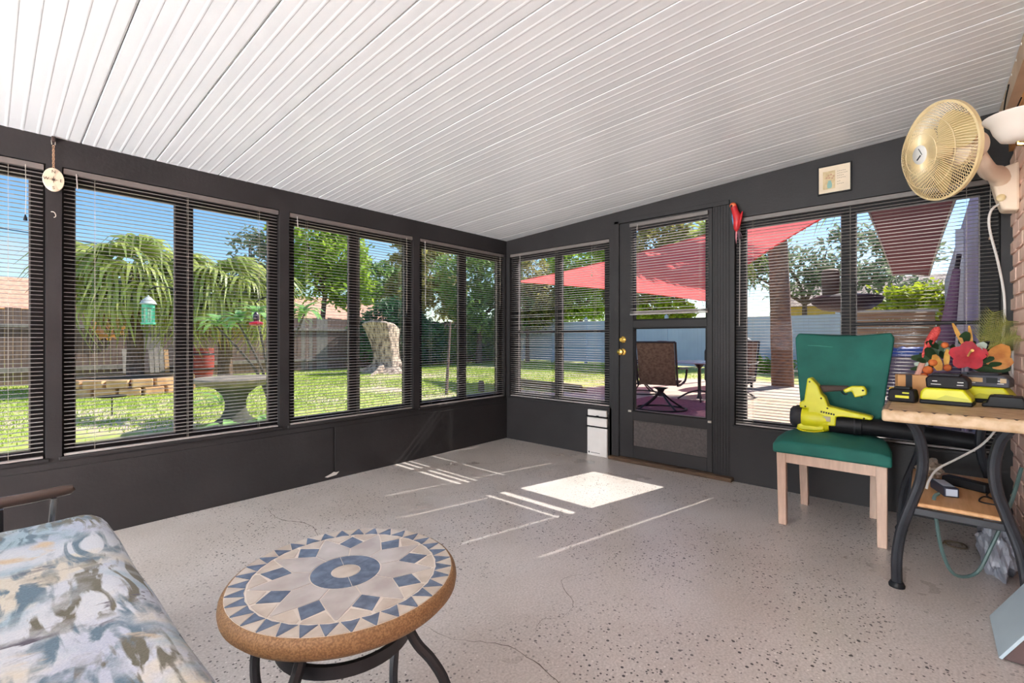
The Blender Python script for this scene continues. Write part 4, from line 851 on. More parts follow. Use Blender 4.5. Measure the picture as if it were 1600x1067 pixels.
# ------------------------------------------------------------------ exterior
G = -0.12
def ground_mat():
    m = bpy.data.materials.new('lawn_soil'); m.use_nodes = True; t = m.node_tree; n = t.nodes; l = t.links; b = n['Principled BSDF']; b.inputs['Roughness'].default_value = 0.95; b.inputs['Specular IOR Level'].default_value = 0.1
    tcn = n.new('ShaderNodeTexCoord'); vec = tcn.outputs['Object']
    a = n.new('ShaderNodeTexNoise'); a.inputs['Scale'].default_value = 0.55; a.inputs['Detail'].default_value = 6; a.inputs['Roughness'].default_value = 0.65; l.new(vec, a.inputs['Vector'])
    r_ = n.new('ShaderNodeValToRGB'); e = r_.color_ramp.elements; e[0].position = 0.42; e[0].color = lin((172, 182, 84)); e[1].position = 0.60; e[1].color = lin((206, 186, 160))
    e2 = r_.color_ramp.elements.new(0.50); e2.color = lin((178, 184, 98)); l.new(a.outputs['Fac'], r_.inputs['Fac'])
    f = n.new('ShaderNodeTexNoise'); f.inputs['Scale'].default_value = 14; f.inputs['Detail'].default_value = 5; l.new(vec, f.inputs['Vector'])
    q = n.new('ShaderNodeMix'); q.data_type = 'RGBA'; q.blend_type = 'OVERLAY'; q.inputs['Factor'].default_value = 0.5; l.new(r_.outputs['Color'], q.inputs['A']); l.new(f.outputs['Color'], q.inputs['B'])
    hs = n.new('ShaderNodeHueSaturation'); hs.inputs['Saturation'].default_value = 0.9; l.new(q.outputs['Result'], hs.inputs['Color'])
    l.new(hs.outputs['Color'], b.inputs['Base Color'])
    return m
gr = MB().box(-60, 60, -30, 70, G - 0.3, G).build('ground', ground_mat(), base=(0, 0, G)); struct(gr, 'patchy lawn and sandy soil of the back yard')
# grass blades
def fbm(x, y):
    return (np.sin(x * 1.3 + 1.7 * np.sin(y * 0.9)) + np.sin(y * 1.1 + 2.1 * np.sin(x * 0.7 + 1)) + 0.6 * np.sin(x * 2.9 + y * 2.3)) / 2.6
n_ = 150000; gx = RNG.uniform(-8, 14.8, n_); gy = RNG.uniform(0.7, 13.3, n_)
patio = (gx > 0) & (gy < 2.6) & (gx < 9.5)
keep = (fbm(gx, gy) + RNG.normal(0, 0.35, n_) < 0.35) & ~patio & ~((gy < 4.2) & (RNG.random(n_) < 0.75)) & (np.hypot(gx + 1.5, gy - 9.9) > 1.2)
gx, gy = gx[keep], gy[keep]; n_ = len(gx); h = RNG.uniform(0.025, 0.07, n_); a = RNG.uniform(0, 2 * PI, n_); w = 0.007
P = np.zeros((n_, 3, 3), np.float32); lx = RNG.normal(0, 0.02, n_); ly = RNG.normal(0, 0.02, n_)
P[:, 0] = np.c_[gx - w * np.cos(a), gy - w * np.sin(a), np.full(n_, G)]; P[:, 1] = np.c_[gx + w * np.cos(a), gy + w * np.sin(a), np.full(n_, G)]; P[:, 2] = np.c_[gx + lx, gy + ly, G + h]
GRASS = mat('grass_blade', (168, 192, 70), 0.8, (140, 170, 54), 0.8, transl=0.3, island=0.25)
tag(np_faces('lawn_grass', P, GRASS, base=(0, 6, G)), 'short yellow green lawn grass across the back yard', 'grass', kind='stuff')

# fences
WOODF = mat('weathered_fence', (134, 112, 102), 0.85, (98, 80, 74), 3, stretch=(6, 6, 0.6), bump=0.3)
WOODG = mat('grey_fence_board', (150, 144, 136), 0.85, (122, 116, 110), 3, stretch=(6, 6, 0.6), bump=0.3)
fe = thing('wooden_fence', 'weathered brown wooden picket fence at the back of the yard', 'fence', (2, 13.5, G))
pk = MB().box(-0.068, 0.068, 0, 0.02, 0, 1.92)
p0 = pk.build('picket', WOODF, fe); p0.data.transform(T(ORG[fe.name])); pm1 = p0.data; pm2 = pm1.copy(); pm2.materials[0] = WOODG; p0.location = (-10, 0, 0)
for i in range(1, 176):
    o = share('picket', pm2 if (i // 7) % 5 == 2 and random.random() < .7 else pm1, fe, (-10 + i * 0.142, random.uniform(-.004, .004), random.uniform(-.03, .03)))
for z in (0.35, 1.45): MB().box(-8.1, 15.0, 13.44, 13.5, G + z, G + z + 0.09).build('rail', WOODG, fe)
VINYL = mat('white_vinyl', (214, 220, 232), 0.5, (204, 210, 224), 1.5)
wf = thing('vinyl_fence', 'white vinyl privacy fence along the patio side of the yard', 'fence', (15.0, 3, G))
pst = MB().box(14.94, 15.06, -0.06 - 7, 0.06 - 7, G, G + 2.1).lathe([(0.09, 0), (0.0, 0.07)], 4, T((15, -7, G + 2.1)) @ Matrix.Rotation(PI / 4, 4, 'Z')).build('post', VINYL, wf)
pnl = MB()
for i in range(12): pnl.box(14.985, 15.015, -6.94 + i * 0.1525, -6.94 + i * 0.1525 + 0.150, G + 0.16, G + 1.86)
pnl = [MB().box(14.985, 15.015, -6.94 + i * 0.1525, -6.94 + i * 0.1525 + 0.150, G + 0.16, G + 1.86).build('board', VINYL, wf) for i in range(12)]
rl = MB().box(14.97, 15.03, -6.94, -5.11, G + 0.06, G + 0.17).box(14.97, 15.03, -6.94, -5.11, G + 1.86, G + 1.97).build('rail', VINYL, wf)
for j in range(1, 11):
    for o in [pst, rl] + pnl: share(o.name.split('.')[0], o.data, wf, (0, j * 1.95, 0))
share('post', pst.data, wf, (0, 11 * 1.95, 0))

# trees
BARK = mat('grey_brown_bark', (128, 104, 88), 0.9, (90, 72, 62), 6, stretch=(4, 4, 1), bump=0.6)
def leaf_cloud(blobs, n_, size, seed, flat=0.5):
    rg = np.random.default_rng(seed); out = []; vol = np.array([b_[3] * b_[4] * b_[5] for b_ in blobs]); cnt = np.maximum(1, (n_ * vol ** (2 / 3) / (vol ** (2 / 3)).sum())).astype(int)
    for (cx, cy, cz, rx, ry, rz), k in zip(blobs, cnt):
        nc = max(6, k // 40); d_ = rg.normal(size=(nc, 3)); d_ /= np.linalg.norm(d_, axis=1)[:, None]; d_ *= rg.uniform(0.45, 1.0, (nc, 1)) ** 0.5
        cc = d_ * [rx, ry, rz] + [cx, cy, cz]; p = cc[rg.integers(0, nc, k)] + rg.normal(0, 0.16 * (rx * ry * rz) ** (1 / 3), (k, 3))
        nrm = rg.normal(size=(k, 3)); nrm[:, 2] = np.abs(nrm[:, 2]) + flat; nrm /= np.linalg.norm(nrm, axis=1)[:, None]
        u = np.cross(nrm, rg.normal(size=(k, 3))); u /= np.linalg.norm(u, axis=1)[:, None]; v = np.cross(nrm, u); s = size * rg.uniform(0.6, 1.3, (k, 1))
        out.append(np.stack([p - u * s, p + v * s * 0.42, p + u * s, p - v * s * 0.42], 1))
    return np.concatenate(out)
def tree(name, label, base, trunk, blobs, n_, size, m, seed, r0=0.14, cat='tree', group=None, branches=5):
    t = thing(name, label, cat, base, group); bx_, by, bz = base
    b = MB(); top = Vector((bx_ + trunk[0], by + trunk[1], bz + trunk[2])); rg = random.Random(seed)
    b.tube(bez([base, (bx_ + trunk[0] * .3, by + trunk[1] * .4, bz + trunk[2] * .5), top], 8), [r0 * (1 - 0.05 * i) for i in range(9)], 9)
    for i in range(branches):
        q = blobs[i % len(blobs)]; e = Vector((q[0] + rg.uniform(-.6, .6) * q[3], q[1] + rg.uniform(-.6, .6) * q[4], q[2] + rg.uniform(-.2, .6) * q[5])); b.tube(bez([top, (top + e) / 2 + Vector((rg.uniform(-.2, .2), rg.uniform(-.2, .2), .1)), e], 6), [r0 * .6, r0 * .5, r0 * .42, r0 * .34, r0 * .26, r0 * .18, r0 * .08], 6)
    b.build('trunk', BARK, t, smooth=True)
    np_faces('foliage', leaf_cloud(blobs, n_, size, seed), m, t)['kind'] = 'stuff'
    return t
LG = mat('bright_leaf', (176, 202, 72), 0.55, (128, 166, 56), 0.9, transl=0.5, island=0.35)
MG = mat('mid_leaf', (136, 170, 88), 0.55, (100, 138, 68), 0.9, transl=0.45, island=0.35)
DG = mat('deep_leaf', (84, 132, 86), 0.55, (54, 96, 64), 0.9, transl=0.4, island=0.35)
OL = mat('olive_leaf', (172, 166, 96), 0.6, (140, 136, 76), 0.9, transl=0.45, island=0.35)
GY = mat('grey_leaf', (146, 160, 128), 0.6, (112, 126, 100), 0.9, transl=0.45, island=0.35)
tree('leafy_tree', 'tall bright green leafy tree behind the wooden fence', (5.4, 15.2, G), (0.2, 0, 3.0), [(4.7, 15.2, 5.0, 1.3, 1.1, 0.9), (5.9, 14.9, 4.3, 1.3, 1.1, 1.0), (5.0, 15, 3.5, 1.5, 1.1, 0.9), (6.6, 15.0, 3.3, 1.0, 1.0, 0.9), (6.2, 15.1, 5.4, 0.9, 0.8, 0.6)], 9000, 0.13, LG, 11)
tree('leafy_tree', 'thin grey green tree at the left of the bright leafy tree', (3.2, 15.6, G), (-0.1, 0, 2.6), [(3.0, 15.6, 4.0, 0.7, 0.8, 1.4), (3.4, 15.4, 2.9, 0.9, 0.8, 0.8)], 2600, 0.12, GY, 12, 0.1)
tree('dark_shrub', 'dark green shrub behind the tree stump', (7.4, 12.6, G), (0, 0, 0.8), [(6.4, 12.7, 0.9, 1.0, 0.5, 0.9), (7.6, 12.6, 1.0, 1.2, 0.5, 1.0), (8.8, 12.7, 0.9, 1.0, 0.5, 0.9), (7.4, 12.7, 1.9, 1.4, 0.5, 0.6)], 9000, 0.10, DG, 13, 0.08, 'shrub')
tree('leafy_tree', 'distant grey green tree right of the bright leafy tree', (11.0, 20, G), (0, 0, 3), [(10.6, 20, 4.3, 1.8, 1.2, 1.1), (12, 20, 4.0, 1.5, 1.2, 1.2)], 3000, 0.17, MG, 14)
tree('leafy_tree', 'dense mixed green tree filling the corner of the yard', (11.5, 12.2, G), (0.2, 0, 2.2), [(10.6, 12.3, 3.6, 1.3, 1.2, 1.5), (12.4, 11.8, 4.0, 1.4, 1.3, 1.4), (11.4, 12.0, 2.2, 1.6, 1.1, 1.0), (13.4, 11.4, 2.6, 1.0, 1.0, 1.2)], 9000, 0.13, MG, 15, 0.16)
tree('leafy_tree', 'olive and rust tinged tree in the corner beside the white fence', (13.6, 11.0, G), (0, 0, 2.0), [(13.6, 11.2, 3.9, 1.1, 1.2, 1.4), (14.0, 10.6, 2.6, 0.9, 1.2, 1.1)], 5200, 0.13, OL, 16, 0.12)
tree('leafy_tree', 'broad yellow green tree behind the fence above the leaning pole', (10.2, 14.9, G), (0, 0, 2.2), [(9.4, 14.9, 3.0, 1.2, 0.9, 1.2), (10.6, 14.8, 4.4, 1.3, 0.9, 1.3), (9.6, 14.9, 5.0, 1.0, 0.9, 1.0), (11.6, 14.6, 3.2, 1.2, 0.9, 1.4)], 7500, 0.14, OL, 24, 0.14)
tree('vine_shrub', 'tangled vine shrub against the fence behind the leaning pole', (10.2, 12.7, G), (0, 0, 0.6), [(9.6, 12.8, 0.8, 0.8, 0.4, 0.8), (10.8, 12.7, 0.9, 1.0, 0.4, 0.9), (12.2, 12.6, 0.8, 1.0, 0.4, 0.8)], 6000, 0.09, MG, 17, 0.06, 'shrub')
tree('leafy_tree', 'light green tree beyond the white fence near the corner', (17.5, 10.5, G), (0, 0, 2.6), [(17.5, 10.8, 4.7, 1.6, 1.6, 1.5), (17.6, 8.9, 4.6, 1.4, 1.4, 1.5), (17.4, 10.0, 3.0, 1.5, 1.8, 0.9), (17.0, 11.8, 2.6, 1.0, 1.2, 0.9)], 9500, 0.16, LG, 18)
tree('leafy_tree', 'olive green tree beyond the white fence seen over the red sail', (17.8, 6.0, G), (0, 0, 2.6), [(17.8, 6.6, 5.2, 1.6, 1.6, 1.5), (17.6, 5.0, 4.8, 1.4, 1.4, 1.4), (17.6, 7.4, 3.2, 1.3, 1.4, 0.9), (17.2, 6.0, 2.6, 1.0, 1.6, 0.7)], 9500, 0.16, OL, 19)
tree('leafy_tree', 'open branched grey green tree beyond the white fence behind the palm trunk', (18.6, 0.4, G), (0, 0, 2.6), [(18.5, 1.0, 3.9, 1.6, 1.5, 1.0), (18.4, -1.2, 4.0, 1.5, 1.7, 1.3), (18.5, 2.6, 4.8, 1.4, 1.4, 1.2), (18.4, -2.6, 3.6, 1.2, 1.2, 1.2)], 5200, 0.14, GY, 20)
tree('leafy_tree', 'small bright yellow green tree beyond the slatted screen', (13.5, -3.6, G), (0, 0, 1.6), [(13.5, -3.9, 2.1, 0.9, 1.0, 0.42), (13.4, -2.9, 2.0, 0.8, 0.8, 0.4)], 3000, 0.10, mat('lemon_leaf', (196, 206, 60), 0.5, (156, 172, 44), 1, transl=0.35, island=0.3), 21, 0.07)
tree('low_shrub', 'low green shrub at the foot of the white fence', (13.9, 1.2, G), (0, 0, 0.2), [(13.9, 1.2, 0.15, 0.5, 0.9, 0.28), (14.0, -0.6, 0.1, 0.4, 0.7, 0.22)], 1800, 0.08, LG, 22, 0.04, 'shrub', branches=2)
tree('low_shrub', 'yellow green shrub peeping over the white fence by the door', (16.0, 5.2, G), (0, 0, 1.2), [(16.0, 5.2, 2.2, 0.6, 1.5, 0.5)], 1800, 0.12, MATS['lemon_leaf'], 23, 0.05, 'shrub', branches=2)

# palms: drooping fan fronds
def frond_mesh(name, m, seed, petiole=0.9, blade=0.95, nl=30, droop=0.75):
    rg = random.Random(seed); vs = []; fs = []
    def strip(P, w, up):
        o = len(vs)
        for i, p in enumerate(P):
            t_ = (P[min(i + 1, len(P) - 1)] - P[max(i - 1, 0)]).normalized(); s_ = t_.cross(up); s_ = s_.normalized() if s_.length > 1e-5 else Vector((0, 1, 0)); vs.extend([tuple(p + s_ * w[i]), tuple(p - s_ * w[i])])
        for i in range(len(P) - 1): fs.append((o + 2 * i, o + 2 * i + 1, o + 2 * i + 3, o + 2 * i + 2))
    Pp = [Vector((petiole * t_, 0, -0.12 * t_ * t_)) for t_ in (0, .25, .5, .75, 1)]; strip(Pp, [0.022, 0.018, 0.016, 0.014, 0.012], Vector((0, 0, 1))); hub = Pp[-1]
    for i in range(nl):
        a = R(-135 + 270 * i / (nl - 1)); L_ = blade * (0.72 + 0.28 * math.cos(a * 0.6)) * rg.uniform(.75, 1.12); d_ = Vector((math.cos(a), math.sin(a), 0.12)); P = []
        dr = rg.uniform(.6, 1.5)
        for j in range(6):
            t_ = j / 5; p = hub + d_ * L_ * t_ * (1 - 0.22 * t_ * t_ * droop); p.z -= droop * L_ * max(0, t_ - 0.35) ** 1.6 * dr; P.append(p)
        strip(P, [0.01, 0.036, 0.042, 0.034, 0.02, 0.003], Vector((0, 0, 1)) + d_ * 0.3)
    me = bpy.data.meshes.new(name); me.from_pydata(vs, [], fs); me.update(); me.materials.append(m); return me
PALM = mat('palm_leaf', (190, 196, 112), 0.4, (140, 160, 88), 1.5, transl=0.45, island=0.35)
PALMD = mat('palm_leaf_dry', (190, 170, 110), 0.6, (150, 126, 80), 1.5, transl=0.25, island=0.3)
FM1 = frond_mesh('frond', PALM, 1, 0.9, 1.0, 30, 1.15); FM2 = frond_mesh('frond', PALM, 2, 0.75, 1.1, 28, 1.5); FM3 = frond_mesh('frond', PALMD, 3, 0.6, 0.9, 18, 1.5)
def palm(label, base, h, n_, seed, sc=1.0, r0=0.14, trunk_m=None, lean=(0, 0), top=70):
    t = thing('palm_tree', label, 'palm', base, 'palms in the yard'); rg = random.Random(seed); b = MB(); P = bez([base, (base[0] + lean[0] * .4, base[1] + lean[1] * .4, base[2] + h * .5), (base[0] + lean[0], base[1] + lean[1], base[2] + h)], 12)
    b.tube(P, [r0 * (1.25 - 0.03 * i + (0.05 if i % 2 else 0)) for i in range(13)], 12); b.build('trunk', trunk_m or BARK, t, smooth=True)
    for i in range(n_):
        az = i * 2.4 + rg.uniform(-.2, .2); el = R(top - (top + 50) * (i / n_) + rg.uniform(-8, 8)); dry = el < R(-38)
        share('frond', FM3 if dry else (FM1 if i % 2 else FM2), t, Vector((lean[0], lean[1], h - 0.02)) , (rg.uniform(-.2, .2), -el, az), (sc,) * 3)
    return t
palm('large weeping fan palm nearest the stone ring', (-1.35, 10.6, G), 2.75, 44, 31, 1.12, top=38)
palm('large weeping fan palm to the right of the green bird lantern', (0.45, 10.3, G), 2.55, 44, 32, 1.12, top=38)
TR2 = mat('palm_trunk', (150, 112, 86), 0.85, (104, 82, 72), 5, stretch=(2, 2, 5), bump=0.5)
palm('tall palm with a thick bare trunk beside the white fence', (8.95, -0.78, G), 5.6, 26, 33, 1.25, 0.19, TR2, (-0.25, 0.15))
palm('fan palm beyond the white fence seen through the door', (17.0, 3.4, G), 4.6, 26, 34, 1.3, 0.15)

# plumeria with strappy leaves
PLUM = mat('plumeria_leaf', (166, 204, 132), 0.35, (124, 174, 98), 3, transl=0.35, island=0.2)
def strap_mesh(L_, w, curl):
    vs = []; fs = []
    for i in range(7):
        t_ = i / 6; wd = w * math.sin(PI * (0.06 + 0.9 * t_)) ** 0.8; x = L_ * t_ * (1 - .15 * t_ * t_); z = curl * L_ * (0.5 * t_ - t_ * t_)
        vs += [(x, wd, z + .25 * wd), (x, 0, z), (x, -wd, z + .25 * wd)]
    for i in range(6): fs += [(3 * i, 3 * i + 1, 3 * i + 4, 3 * i + 3), (3 * i + 1, 3 * i + 2, 3 * i + 5, 3 * i + 4)]
    me = bpy.data.meshes.new('leaf'); me.from_pydata(vs, [], fs); me.update(); me.shade_smooth(); me.materials.append(PLUM); return me
ST = strap_mesh(0.36, 0.045, 0.9)
pl = thing('plumeria', 'plumeria with clusters of long green leaves beyond the garden windows', 'plant', (-0.62, 4.55, G))
b = MB(); tips = [(-1.25, 5.1, 1.25), (-1.05, 4.95, 1.42), (-0.85, 4.75, 1.32), (-0.72, 4.6, 1.5), (-0.45, 4.3, 1.36), (-0.28, 4.15, 1.45)]
tips = tips[:1] + [(-1.0, 4.9, 1.30), (-0.80, 4.7, 1.42)] + tips[4:]
for q in tips: b.tube(bez([(-0.62, 4.55, G), (-0.62 + (q[0] + .62) * .3, 4.55 + (q[1] - 4.55) * .3, .55), q], 8), [0.03, .028, .026, .024, .022, .02, .018, .016, .014], 8)
b.build('stem', mat('pale_stem', (92, 84, 72), 0.8), pl, smooth=True)
for q in tips:
    for i in range(20): share('leaf', ST, pl, Vector(q) - ORG[pl.name], (0, -R(random.uniform(5, 65)), i * 2.4 + random.random()), (random.uniform(.85, 1.2),) * 3)
sp = thing('spider_plant', 'spiky green plant growing at the foot of the plumeria', 'plant', (-0.95, 5.9, G))
for i in range(20): share('leaf', ST, sp, (0, 0, 0), (0, -R(random.uniform(25, 80)), i * 2.4), (1.5, 0.3, 1.2))
hp = thing('broad_leaf_plant', 'low broad leaved plant around the concrete pedestal', 'plant', (-1.40, 3.15, G))
for i in range(26): share('leaf', ST, hp, (random.uniform(-.45, .45), random.uniform(-.12, .1), 0), (random.uniform(-.4, .4), -R(random.uniform(10, 55)), i * 2.4), (0.95, 1.3, 0.9))
# concrete pedestal table
CONC = mat('mossy_concrete', (150, 138, 122), 0.9, (112, 104, 94), 6, bump=0.5)
pt_ = thing('concrete_table', 'round concrete pedestal table on the lawn', 'garden table', (-1.43, 3.70, G))
MB().lathe([(0.30, 0.53), (0.42, 0.56), (0.50, 0.60), (0.515, 0.635), (0.50, 0.65), (0.01, 0.655)], 40, T((-1.43, 3.70, G))).build('top', CONC, pt_, smooth=True)
MB().lathe([(0.26, 0.0), (0.25, 0.06), (0.17, 0.12), (0.13, 0.22), (0.125, 0.32), (0.16, 0.42), (0.24, 0.50), (0.30, 0.535)], 24, T((-1.43, 3.70, G))).build('pedestal', mat('shaded_concrete', (86, 86, 74), 0.95, (64, 66, 56), 6, bump=0.5), pt_, smooth=True)  # pedestal colour darkened to stand in for the shade below the top
# stone ring planter
SANDS = mat('sandstone_block', (214, 176, 132), 0.85, (186, 142, 100), 5, bump=0.5)
sr = thing('stone_planter', 'round planter of tan stone blocks below the palms', 'planter', (-1.55, 9.85, G)); rgs = random.Random(3)
for c_ in range(2):
    for i in range(18):
        a = 2 * PI * (i + 0.5 * c_) / 18; M = T((-1.55 + 1.05 * math.cos(a), 9.85 + 1.05 * math.sin(a), G + c_ * 0.175)) @ Matrix.Rotation(a, 4, 'Z')
        MB().box(-0.11 - rgs.uniform(0, .02), 0.11 + rgs.uniform(0, .02), -0.175, 0.175, 0.0, 0.168, M).build('stone_block', SANDS, sr, bevel=0.02)
MB().lathe([(0.93, 0.0), (0.93, 0.28), (0.5, 0.31), (0.01, 0.33)], 24, T((-1.55, 9.85, G))).build('soil', mat('dark_soil', (112, 92, 74), 1.0), sr)
# stump
STUMP = mat('bleached_stump', (216, 194, 172), 0.9, (112, 94, 84), 4, stretch=(3, 3, 1.2), bump=1.0, bscale=8, lo=0.4, hi=0.62)
stp = thing('tree_stump', 'tall bleached hollow tree stump on the lawn', 'stump', (5.5, 10.5, G)); vs = []; fs = []; nk = 30
prof_ = [(0.0, 0.80), (0.08, 0.64), (0.25, 0.50), (0.55, 0.43), (0.95, 0.44), (1.35, 0.52), (1.60, 0.58), (1.66, 0.52), (1.60, 0.38), (1.35, 0.30), (1.2, 0.05)]
for j, (z, r_) in enumerate(prof_):
    for k in range(nk):
        a = 2 * PI * k / nk; rr_ = r_ * (1 + 0.10 * math.sin(3 * a + 1) + 0.07 * math.sin(7 * a + z * 2) + (0.16 * abs(math.sin(4 * a)) if z < .2 else 0)); lean_ = -0.22 * z * z * 0.38
        vs.append((5.5 + rr_ * math.cos(a) + lean_ * .66, 10.5 + rr_ * math.sin(a) - lean_ * .75, G + z - (0.12 * math.cos(a - .4) if z > 1.3 else 0)))
for j in range(len(prof_) - 1):
    for k in range(nk): fs.append((j * nk + k, j * nk + (k + 1) % nk, (j + 1) * nk + (k + 1) % nk, (j + 1) * nk + k))
MB().add(vs, fs + [tuple((len(prof_) - 1) * nk + k for k in range(nk))]).build('bole', STUMP, stp, smooth=True)
for a, L_ in ((0.4, .6), (2.2, .7), (3.7, .6), (5.2, .65)): MB().tube(bez([(5.5 + .45 * math.cos(a), 10.5 + .45 * math.sin(a), G + .22), (5.5 + .8 * math.cos(a), 10.5 + .8 * math.sin(a), G + .06), (5.5 + (.7 + L_) * math.cos(a), 10.5 + (.7 + L_) * math.sin(a), G - .02)], 6), [.16, .15, .13, .11, .08, .06, .03], 8).build('root', STUMP, stp, smooth=True)
# small yard things
o = MB().tube([(2.74, 4.20, G), (3.28, 4.70, 1.42)], [0.035, 0.022], 8).build('leaning_pole', BARK, base=(2.74, 4.20, G), smooth=True); tag(o, 'slender grey wooden pole leaning in the yard', 'pole')
o = MB().lathe([(0.07, 0), (0.065, 0.2), (0.05, 0.24)], 10, T((3.57, 4.0, G))).build('short_post', BARK, base=(3.57, 4.0, G), smooth=True); tag(o, 'short dark wooden post stub near the leaning pole', 'post')
TIM = mat('landscape_timber', (150, 124, 84), 0.85, (110, 88, 58), 4, stretch=(1, 1, 6))
for i, (x0, y0, x1, y1, z) in enumerate(((5.35, 4.6, 4.75, 2.05, 0.0), (5.15, 4.5, 4.5, 2.2, 0.0), (5.15, 4.5, 4.65, 2.1, 0.095))):
    o = MB().tube([(x0 - .05, y0, G + .048 + z), (x1, y1, G + .048 + z)], 0.05, 8).build('landscape_timber', TIM); tag(o, ['long brown timber on the lawn farthest from the house', 'long brown timber on the lawn nearest the house', 'long brown timber resting on top of the other timbers'][i], 'timber', 'landscape timbers')
lt = thing('bird_lantern', 'mint green lantern bird feeder hanging under the palms', 'bird feeder', (-2.31, 4.11, 1.26)); MINT = mat('mint_paint', (104, 206, 172), 0.4, (76, 180, 146), 8)
LT = T((-2.31, 4.11, 1.24)) @ Matrix.Diagonal((0.66, 0.66, 1, 1))
MB().lathe([(0.11, 0.0), (0.12, 0.01), (0.11, 0.03)], 6, LT).build('tray', MINT, lt)
for i in range(6): a = i * PI / 3; MB().box(-0.012, 0.012, -0.012, 0.012, 0.02, 0.27, LT @ T((0.09 * math.cos(a), 0.09 * math.sin(a), 0))).build('pillar', MINT, lt)
MB().lathe([(0.105, 0.21), (0.105, 0.27)], 6, LT).build('frieze', MINT, lt); MB().lathe([(0.14, 0.265), (0.10, 0.31), (0.03, 0.355), (0.005, 0.375)], 12, LT).build('roof', mat('pale_zinc', (198, 206, 200), 0.4), lt, smooth=True); MB().lathe([(0.07, 0.03), (0.07, 0.2)], 8, LT).build('seed_core', mat('seed_glass', (190, 222, 196), 0.3), lt)
MB().tube([(-2.31, 4.11, 1.61), (-2.31, 4.11, 1.662)], 0.0025, 5).build('hanging_wire', BLACK, lt)
hook = MB().tube(bez([(-2.02, 3.78, G), (-2.02, 3.78, 0.8), (-2.03, 3.79, 1.52), (-2.12, 3.9, 1.70), (-2.25, 4.05, 1.72), (-2.31, 4.11, 1.665)], 24), 0.008, 6).build('shepherd_hook', BLACK, base=(-2.02, 3.78, G), smooth=True); tag(hook, 'black shepherd hook holding the mint bird lantern', 'hook')
rf = thing('red_feeder', 'small red hummingbird feeder hanging beside the plumeria', 'bird feeder', (-1.39, 3.08, 1.22)); REDG = mat('red_glass', (196, 36, 60), 0.2, (160, 20, 44), 8)
MB().lathe([(0.02, 0.0), (0.07, 0.01), (0.085, 0.035), (0.06, 0.06), (0.02, 0.065)], 16, T((-1.39, 3.08, 1.22))).build('dish', REDG, rf, smooth=True); MB().lathe([(0.025, 0.06), (0.04, 0.09), (0.035, 0.15), (0.012, 0.18)], 12, T((-1.39, 3.08, 1.22))).build('bottle', mat('dark_bottle', (70, 58, 66), 0.3), rf, smooth=True); MB().tube([(-1.39, 3.08, 1.39), (-1.39, 3.08, 1.522)], 0.002, 5).build('wire', BLACK, rf)
hook = MB().tube(bez([(-1.147, 2.80, G), (-1.147, 2.80, 0.8), (-1.15, 2.81, 1.48), (-1.21, 2.88, 1.60), (-1.33, 3.01, 1.58), (-1.39, 3.08, 1.525)], 20), 0.008, 6).build('shepherd_hook', BLACK, base=(-1.147, 2.80, G), smooth=True); tag(hook, 'black shepherd hook holding the red hummingbird feeder', 'hook')
sa = thing('sun_wall_art', 'orange metal sun face hung on the wooden fence', 'ornament', (-1.45, 13.42, 1.0)); pts_ = []
for i in range(24): r_ = 0.40 if i % 2 == 0 else 0.29; pts_.append((-1.45 + r_ * math.cos(i * PI / 12), 1.36 + r_ * math.sin(i * PI / 12)))
SUNO = mat('orange_sun', (222, 164, 84), 0.5, (196, 130, 64), 8); MB().prism(pts_, 'y', 13.40, 13.435).build('rays', SUNO, sa)
MB().ball((-1.45, 13.41, 1.36), (0.23, 0.07, 0.23), 20, 10).build('face', mat('pink_sun_face', (214, 150, 118), 0.5), sa, smooth=True); b = MB()
for dx, dz, w_, h_ in ((-.08, .06, .035, .02), (.08, .06, .035, .02), (0, -.09, .09, .018), (0, -.01, .02, .05)): b.ball((-1.45 + dx, 13.345, 1.36 + dz), (w_, .01, h_), 8, 5)
b.build('features', SUNO, sa)
rk = thing('board_rack', 'row of upright salvaged boards leaning on the wooden fence', 'boards', (-0.4, 13.1, G)); rgs = random.Random(8)
for i in range(13):
    x = -1.15 + i * 0.118; hh = rgs.uniform(0.85, 1.05); MB().box(-.05, .05, -.015, .015, 0, hh, T((x, 13.0, G)) @ Matrix.Rotation(R(-14), 4, 'X')).build('board', [mat('tan_board', (196, 158, 116), .8), WOODG, mat('dark_board', (74, 64, 62), .8)][rgs.randrange(3)], rk)
rb = thing('red_barrel', 'dull red barrel planter standing by the wooden fence', 'barrel', (0.58, 12.7, G)); RBM = mat('dull_red', (158, 66, 58), .6, (132, 50, 46), 4)
MB().lathe([(0.24, 0), (0.29, .3), (0.30, .55), (0.28, .9), (0.25, .9), (0.25, .82), (0.01, .82)], 20, T((0.58, 12.7, G))).build('body', RBM, rb, smooth=True)
for z in (.25, .68): MB().lathe([(0.30, z), (0.312, z + .02), (0.31, z + .05), (.30, z + .06)], 20, T((0.58, 12.7, G))).build('hoop', IRON, rb, smooth=True)
ds = thing('seed_dish', 'dark feeding dish on a stake below the stone planter', 'bird feeder', (-2.42, 5.9, G)); MB().lathe([(.02, .0), (.17, .01), (.19, .03), (.17, .03), (.01, .02)], 16, T((-2.42, 5.9, G + .28))).build('dish', BLACK, ds, smooth=True); MB().tube([(-2.42, 5.9, G), (-2.42, 5.9, G + .28)], .008, 6).build('stake', BLACK, ds)
# power line
pwl = MB().tube([(-20, 24, 6.5), (6.9, 16.9, 3.6), (30, 12, 4.2)], 0.015, 5).build('power_line', BLACK, base=(-20, 24, 6.5)); tag(pwl, 'thin black power line crossing behind the trees', 'cable')
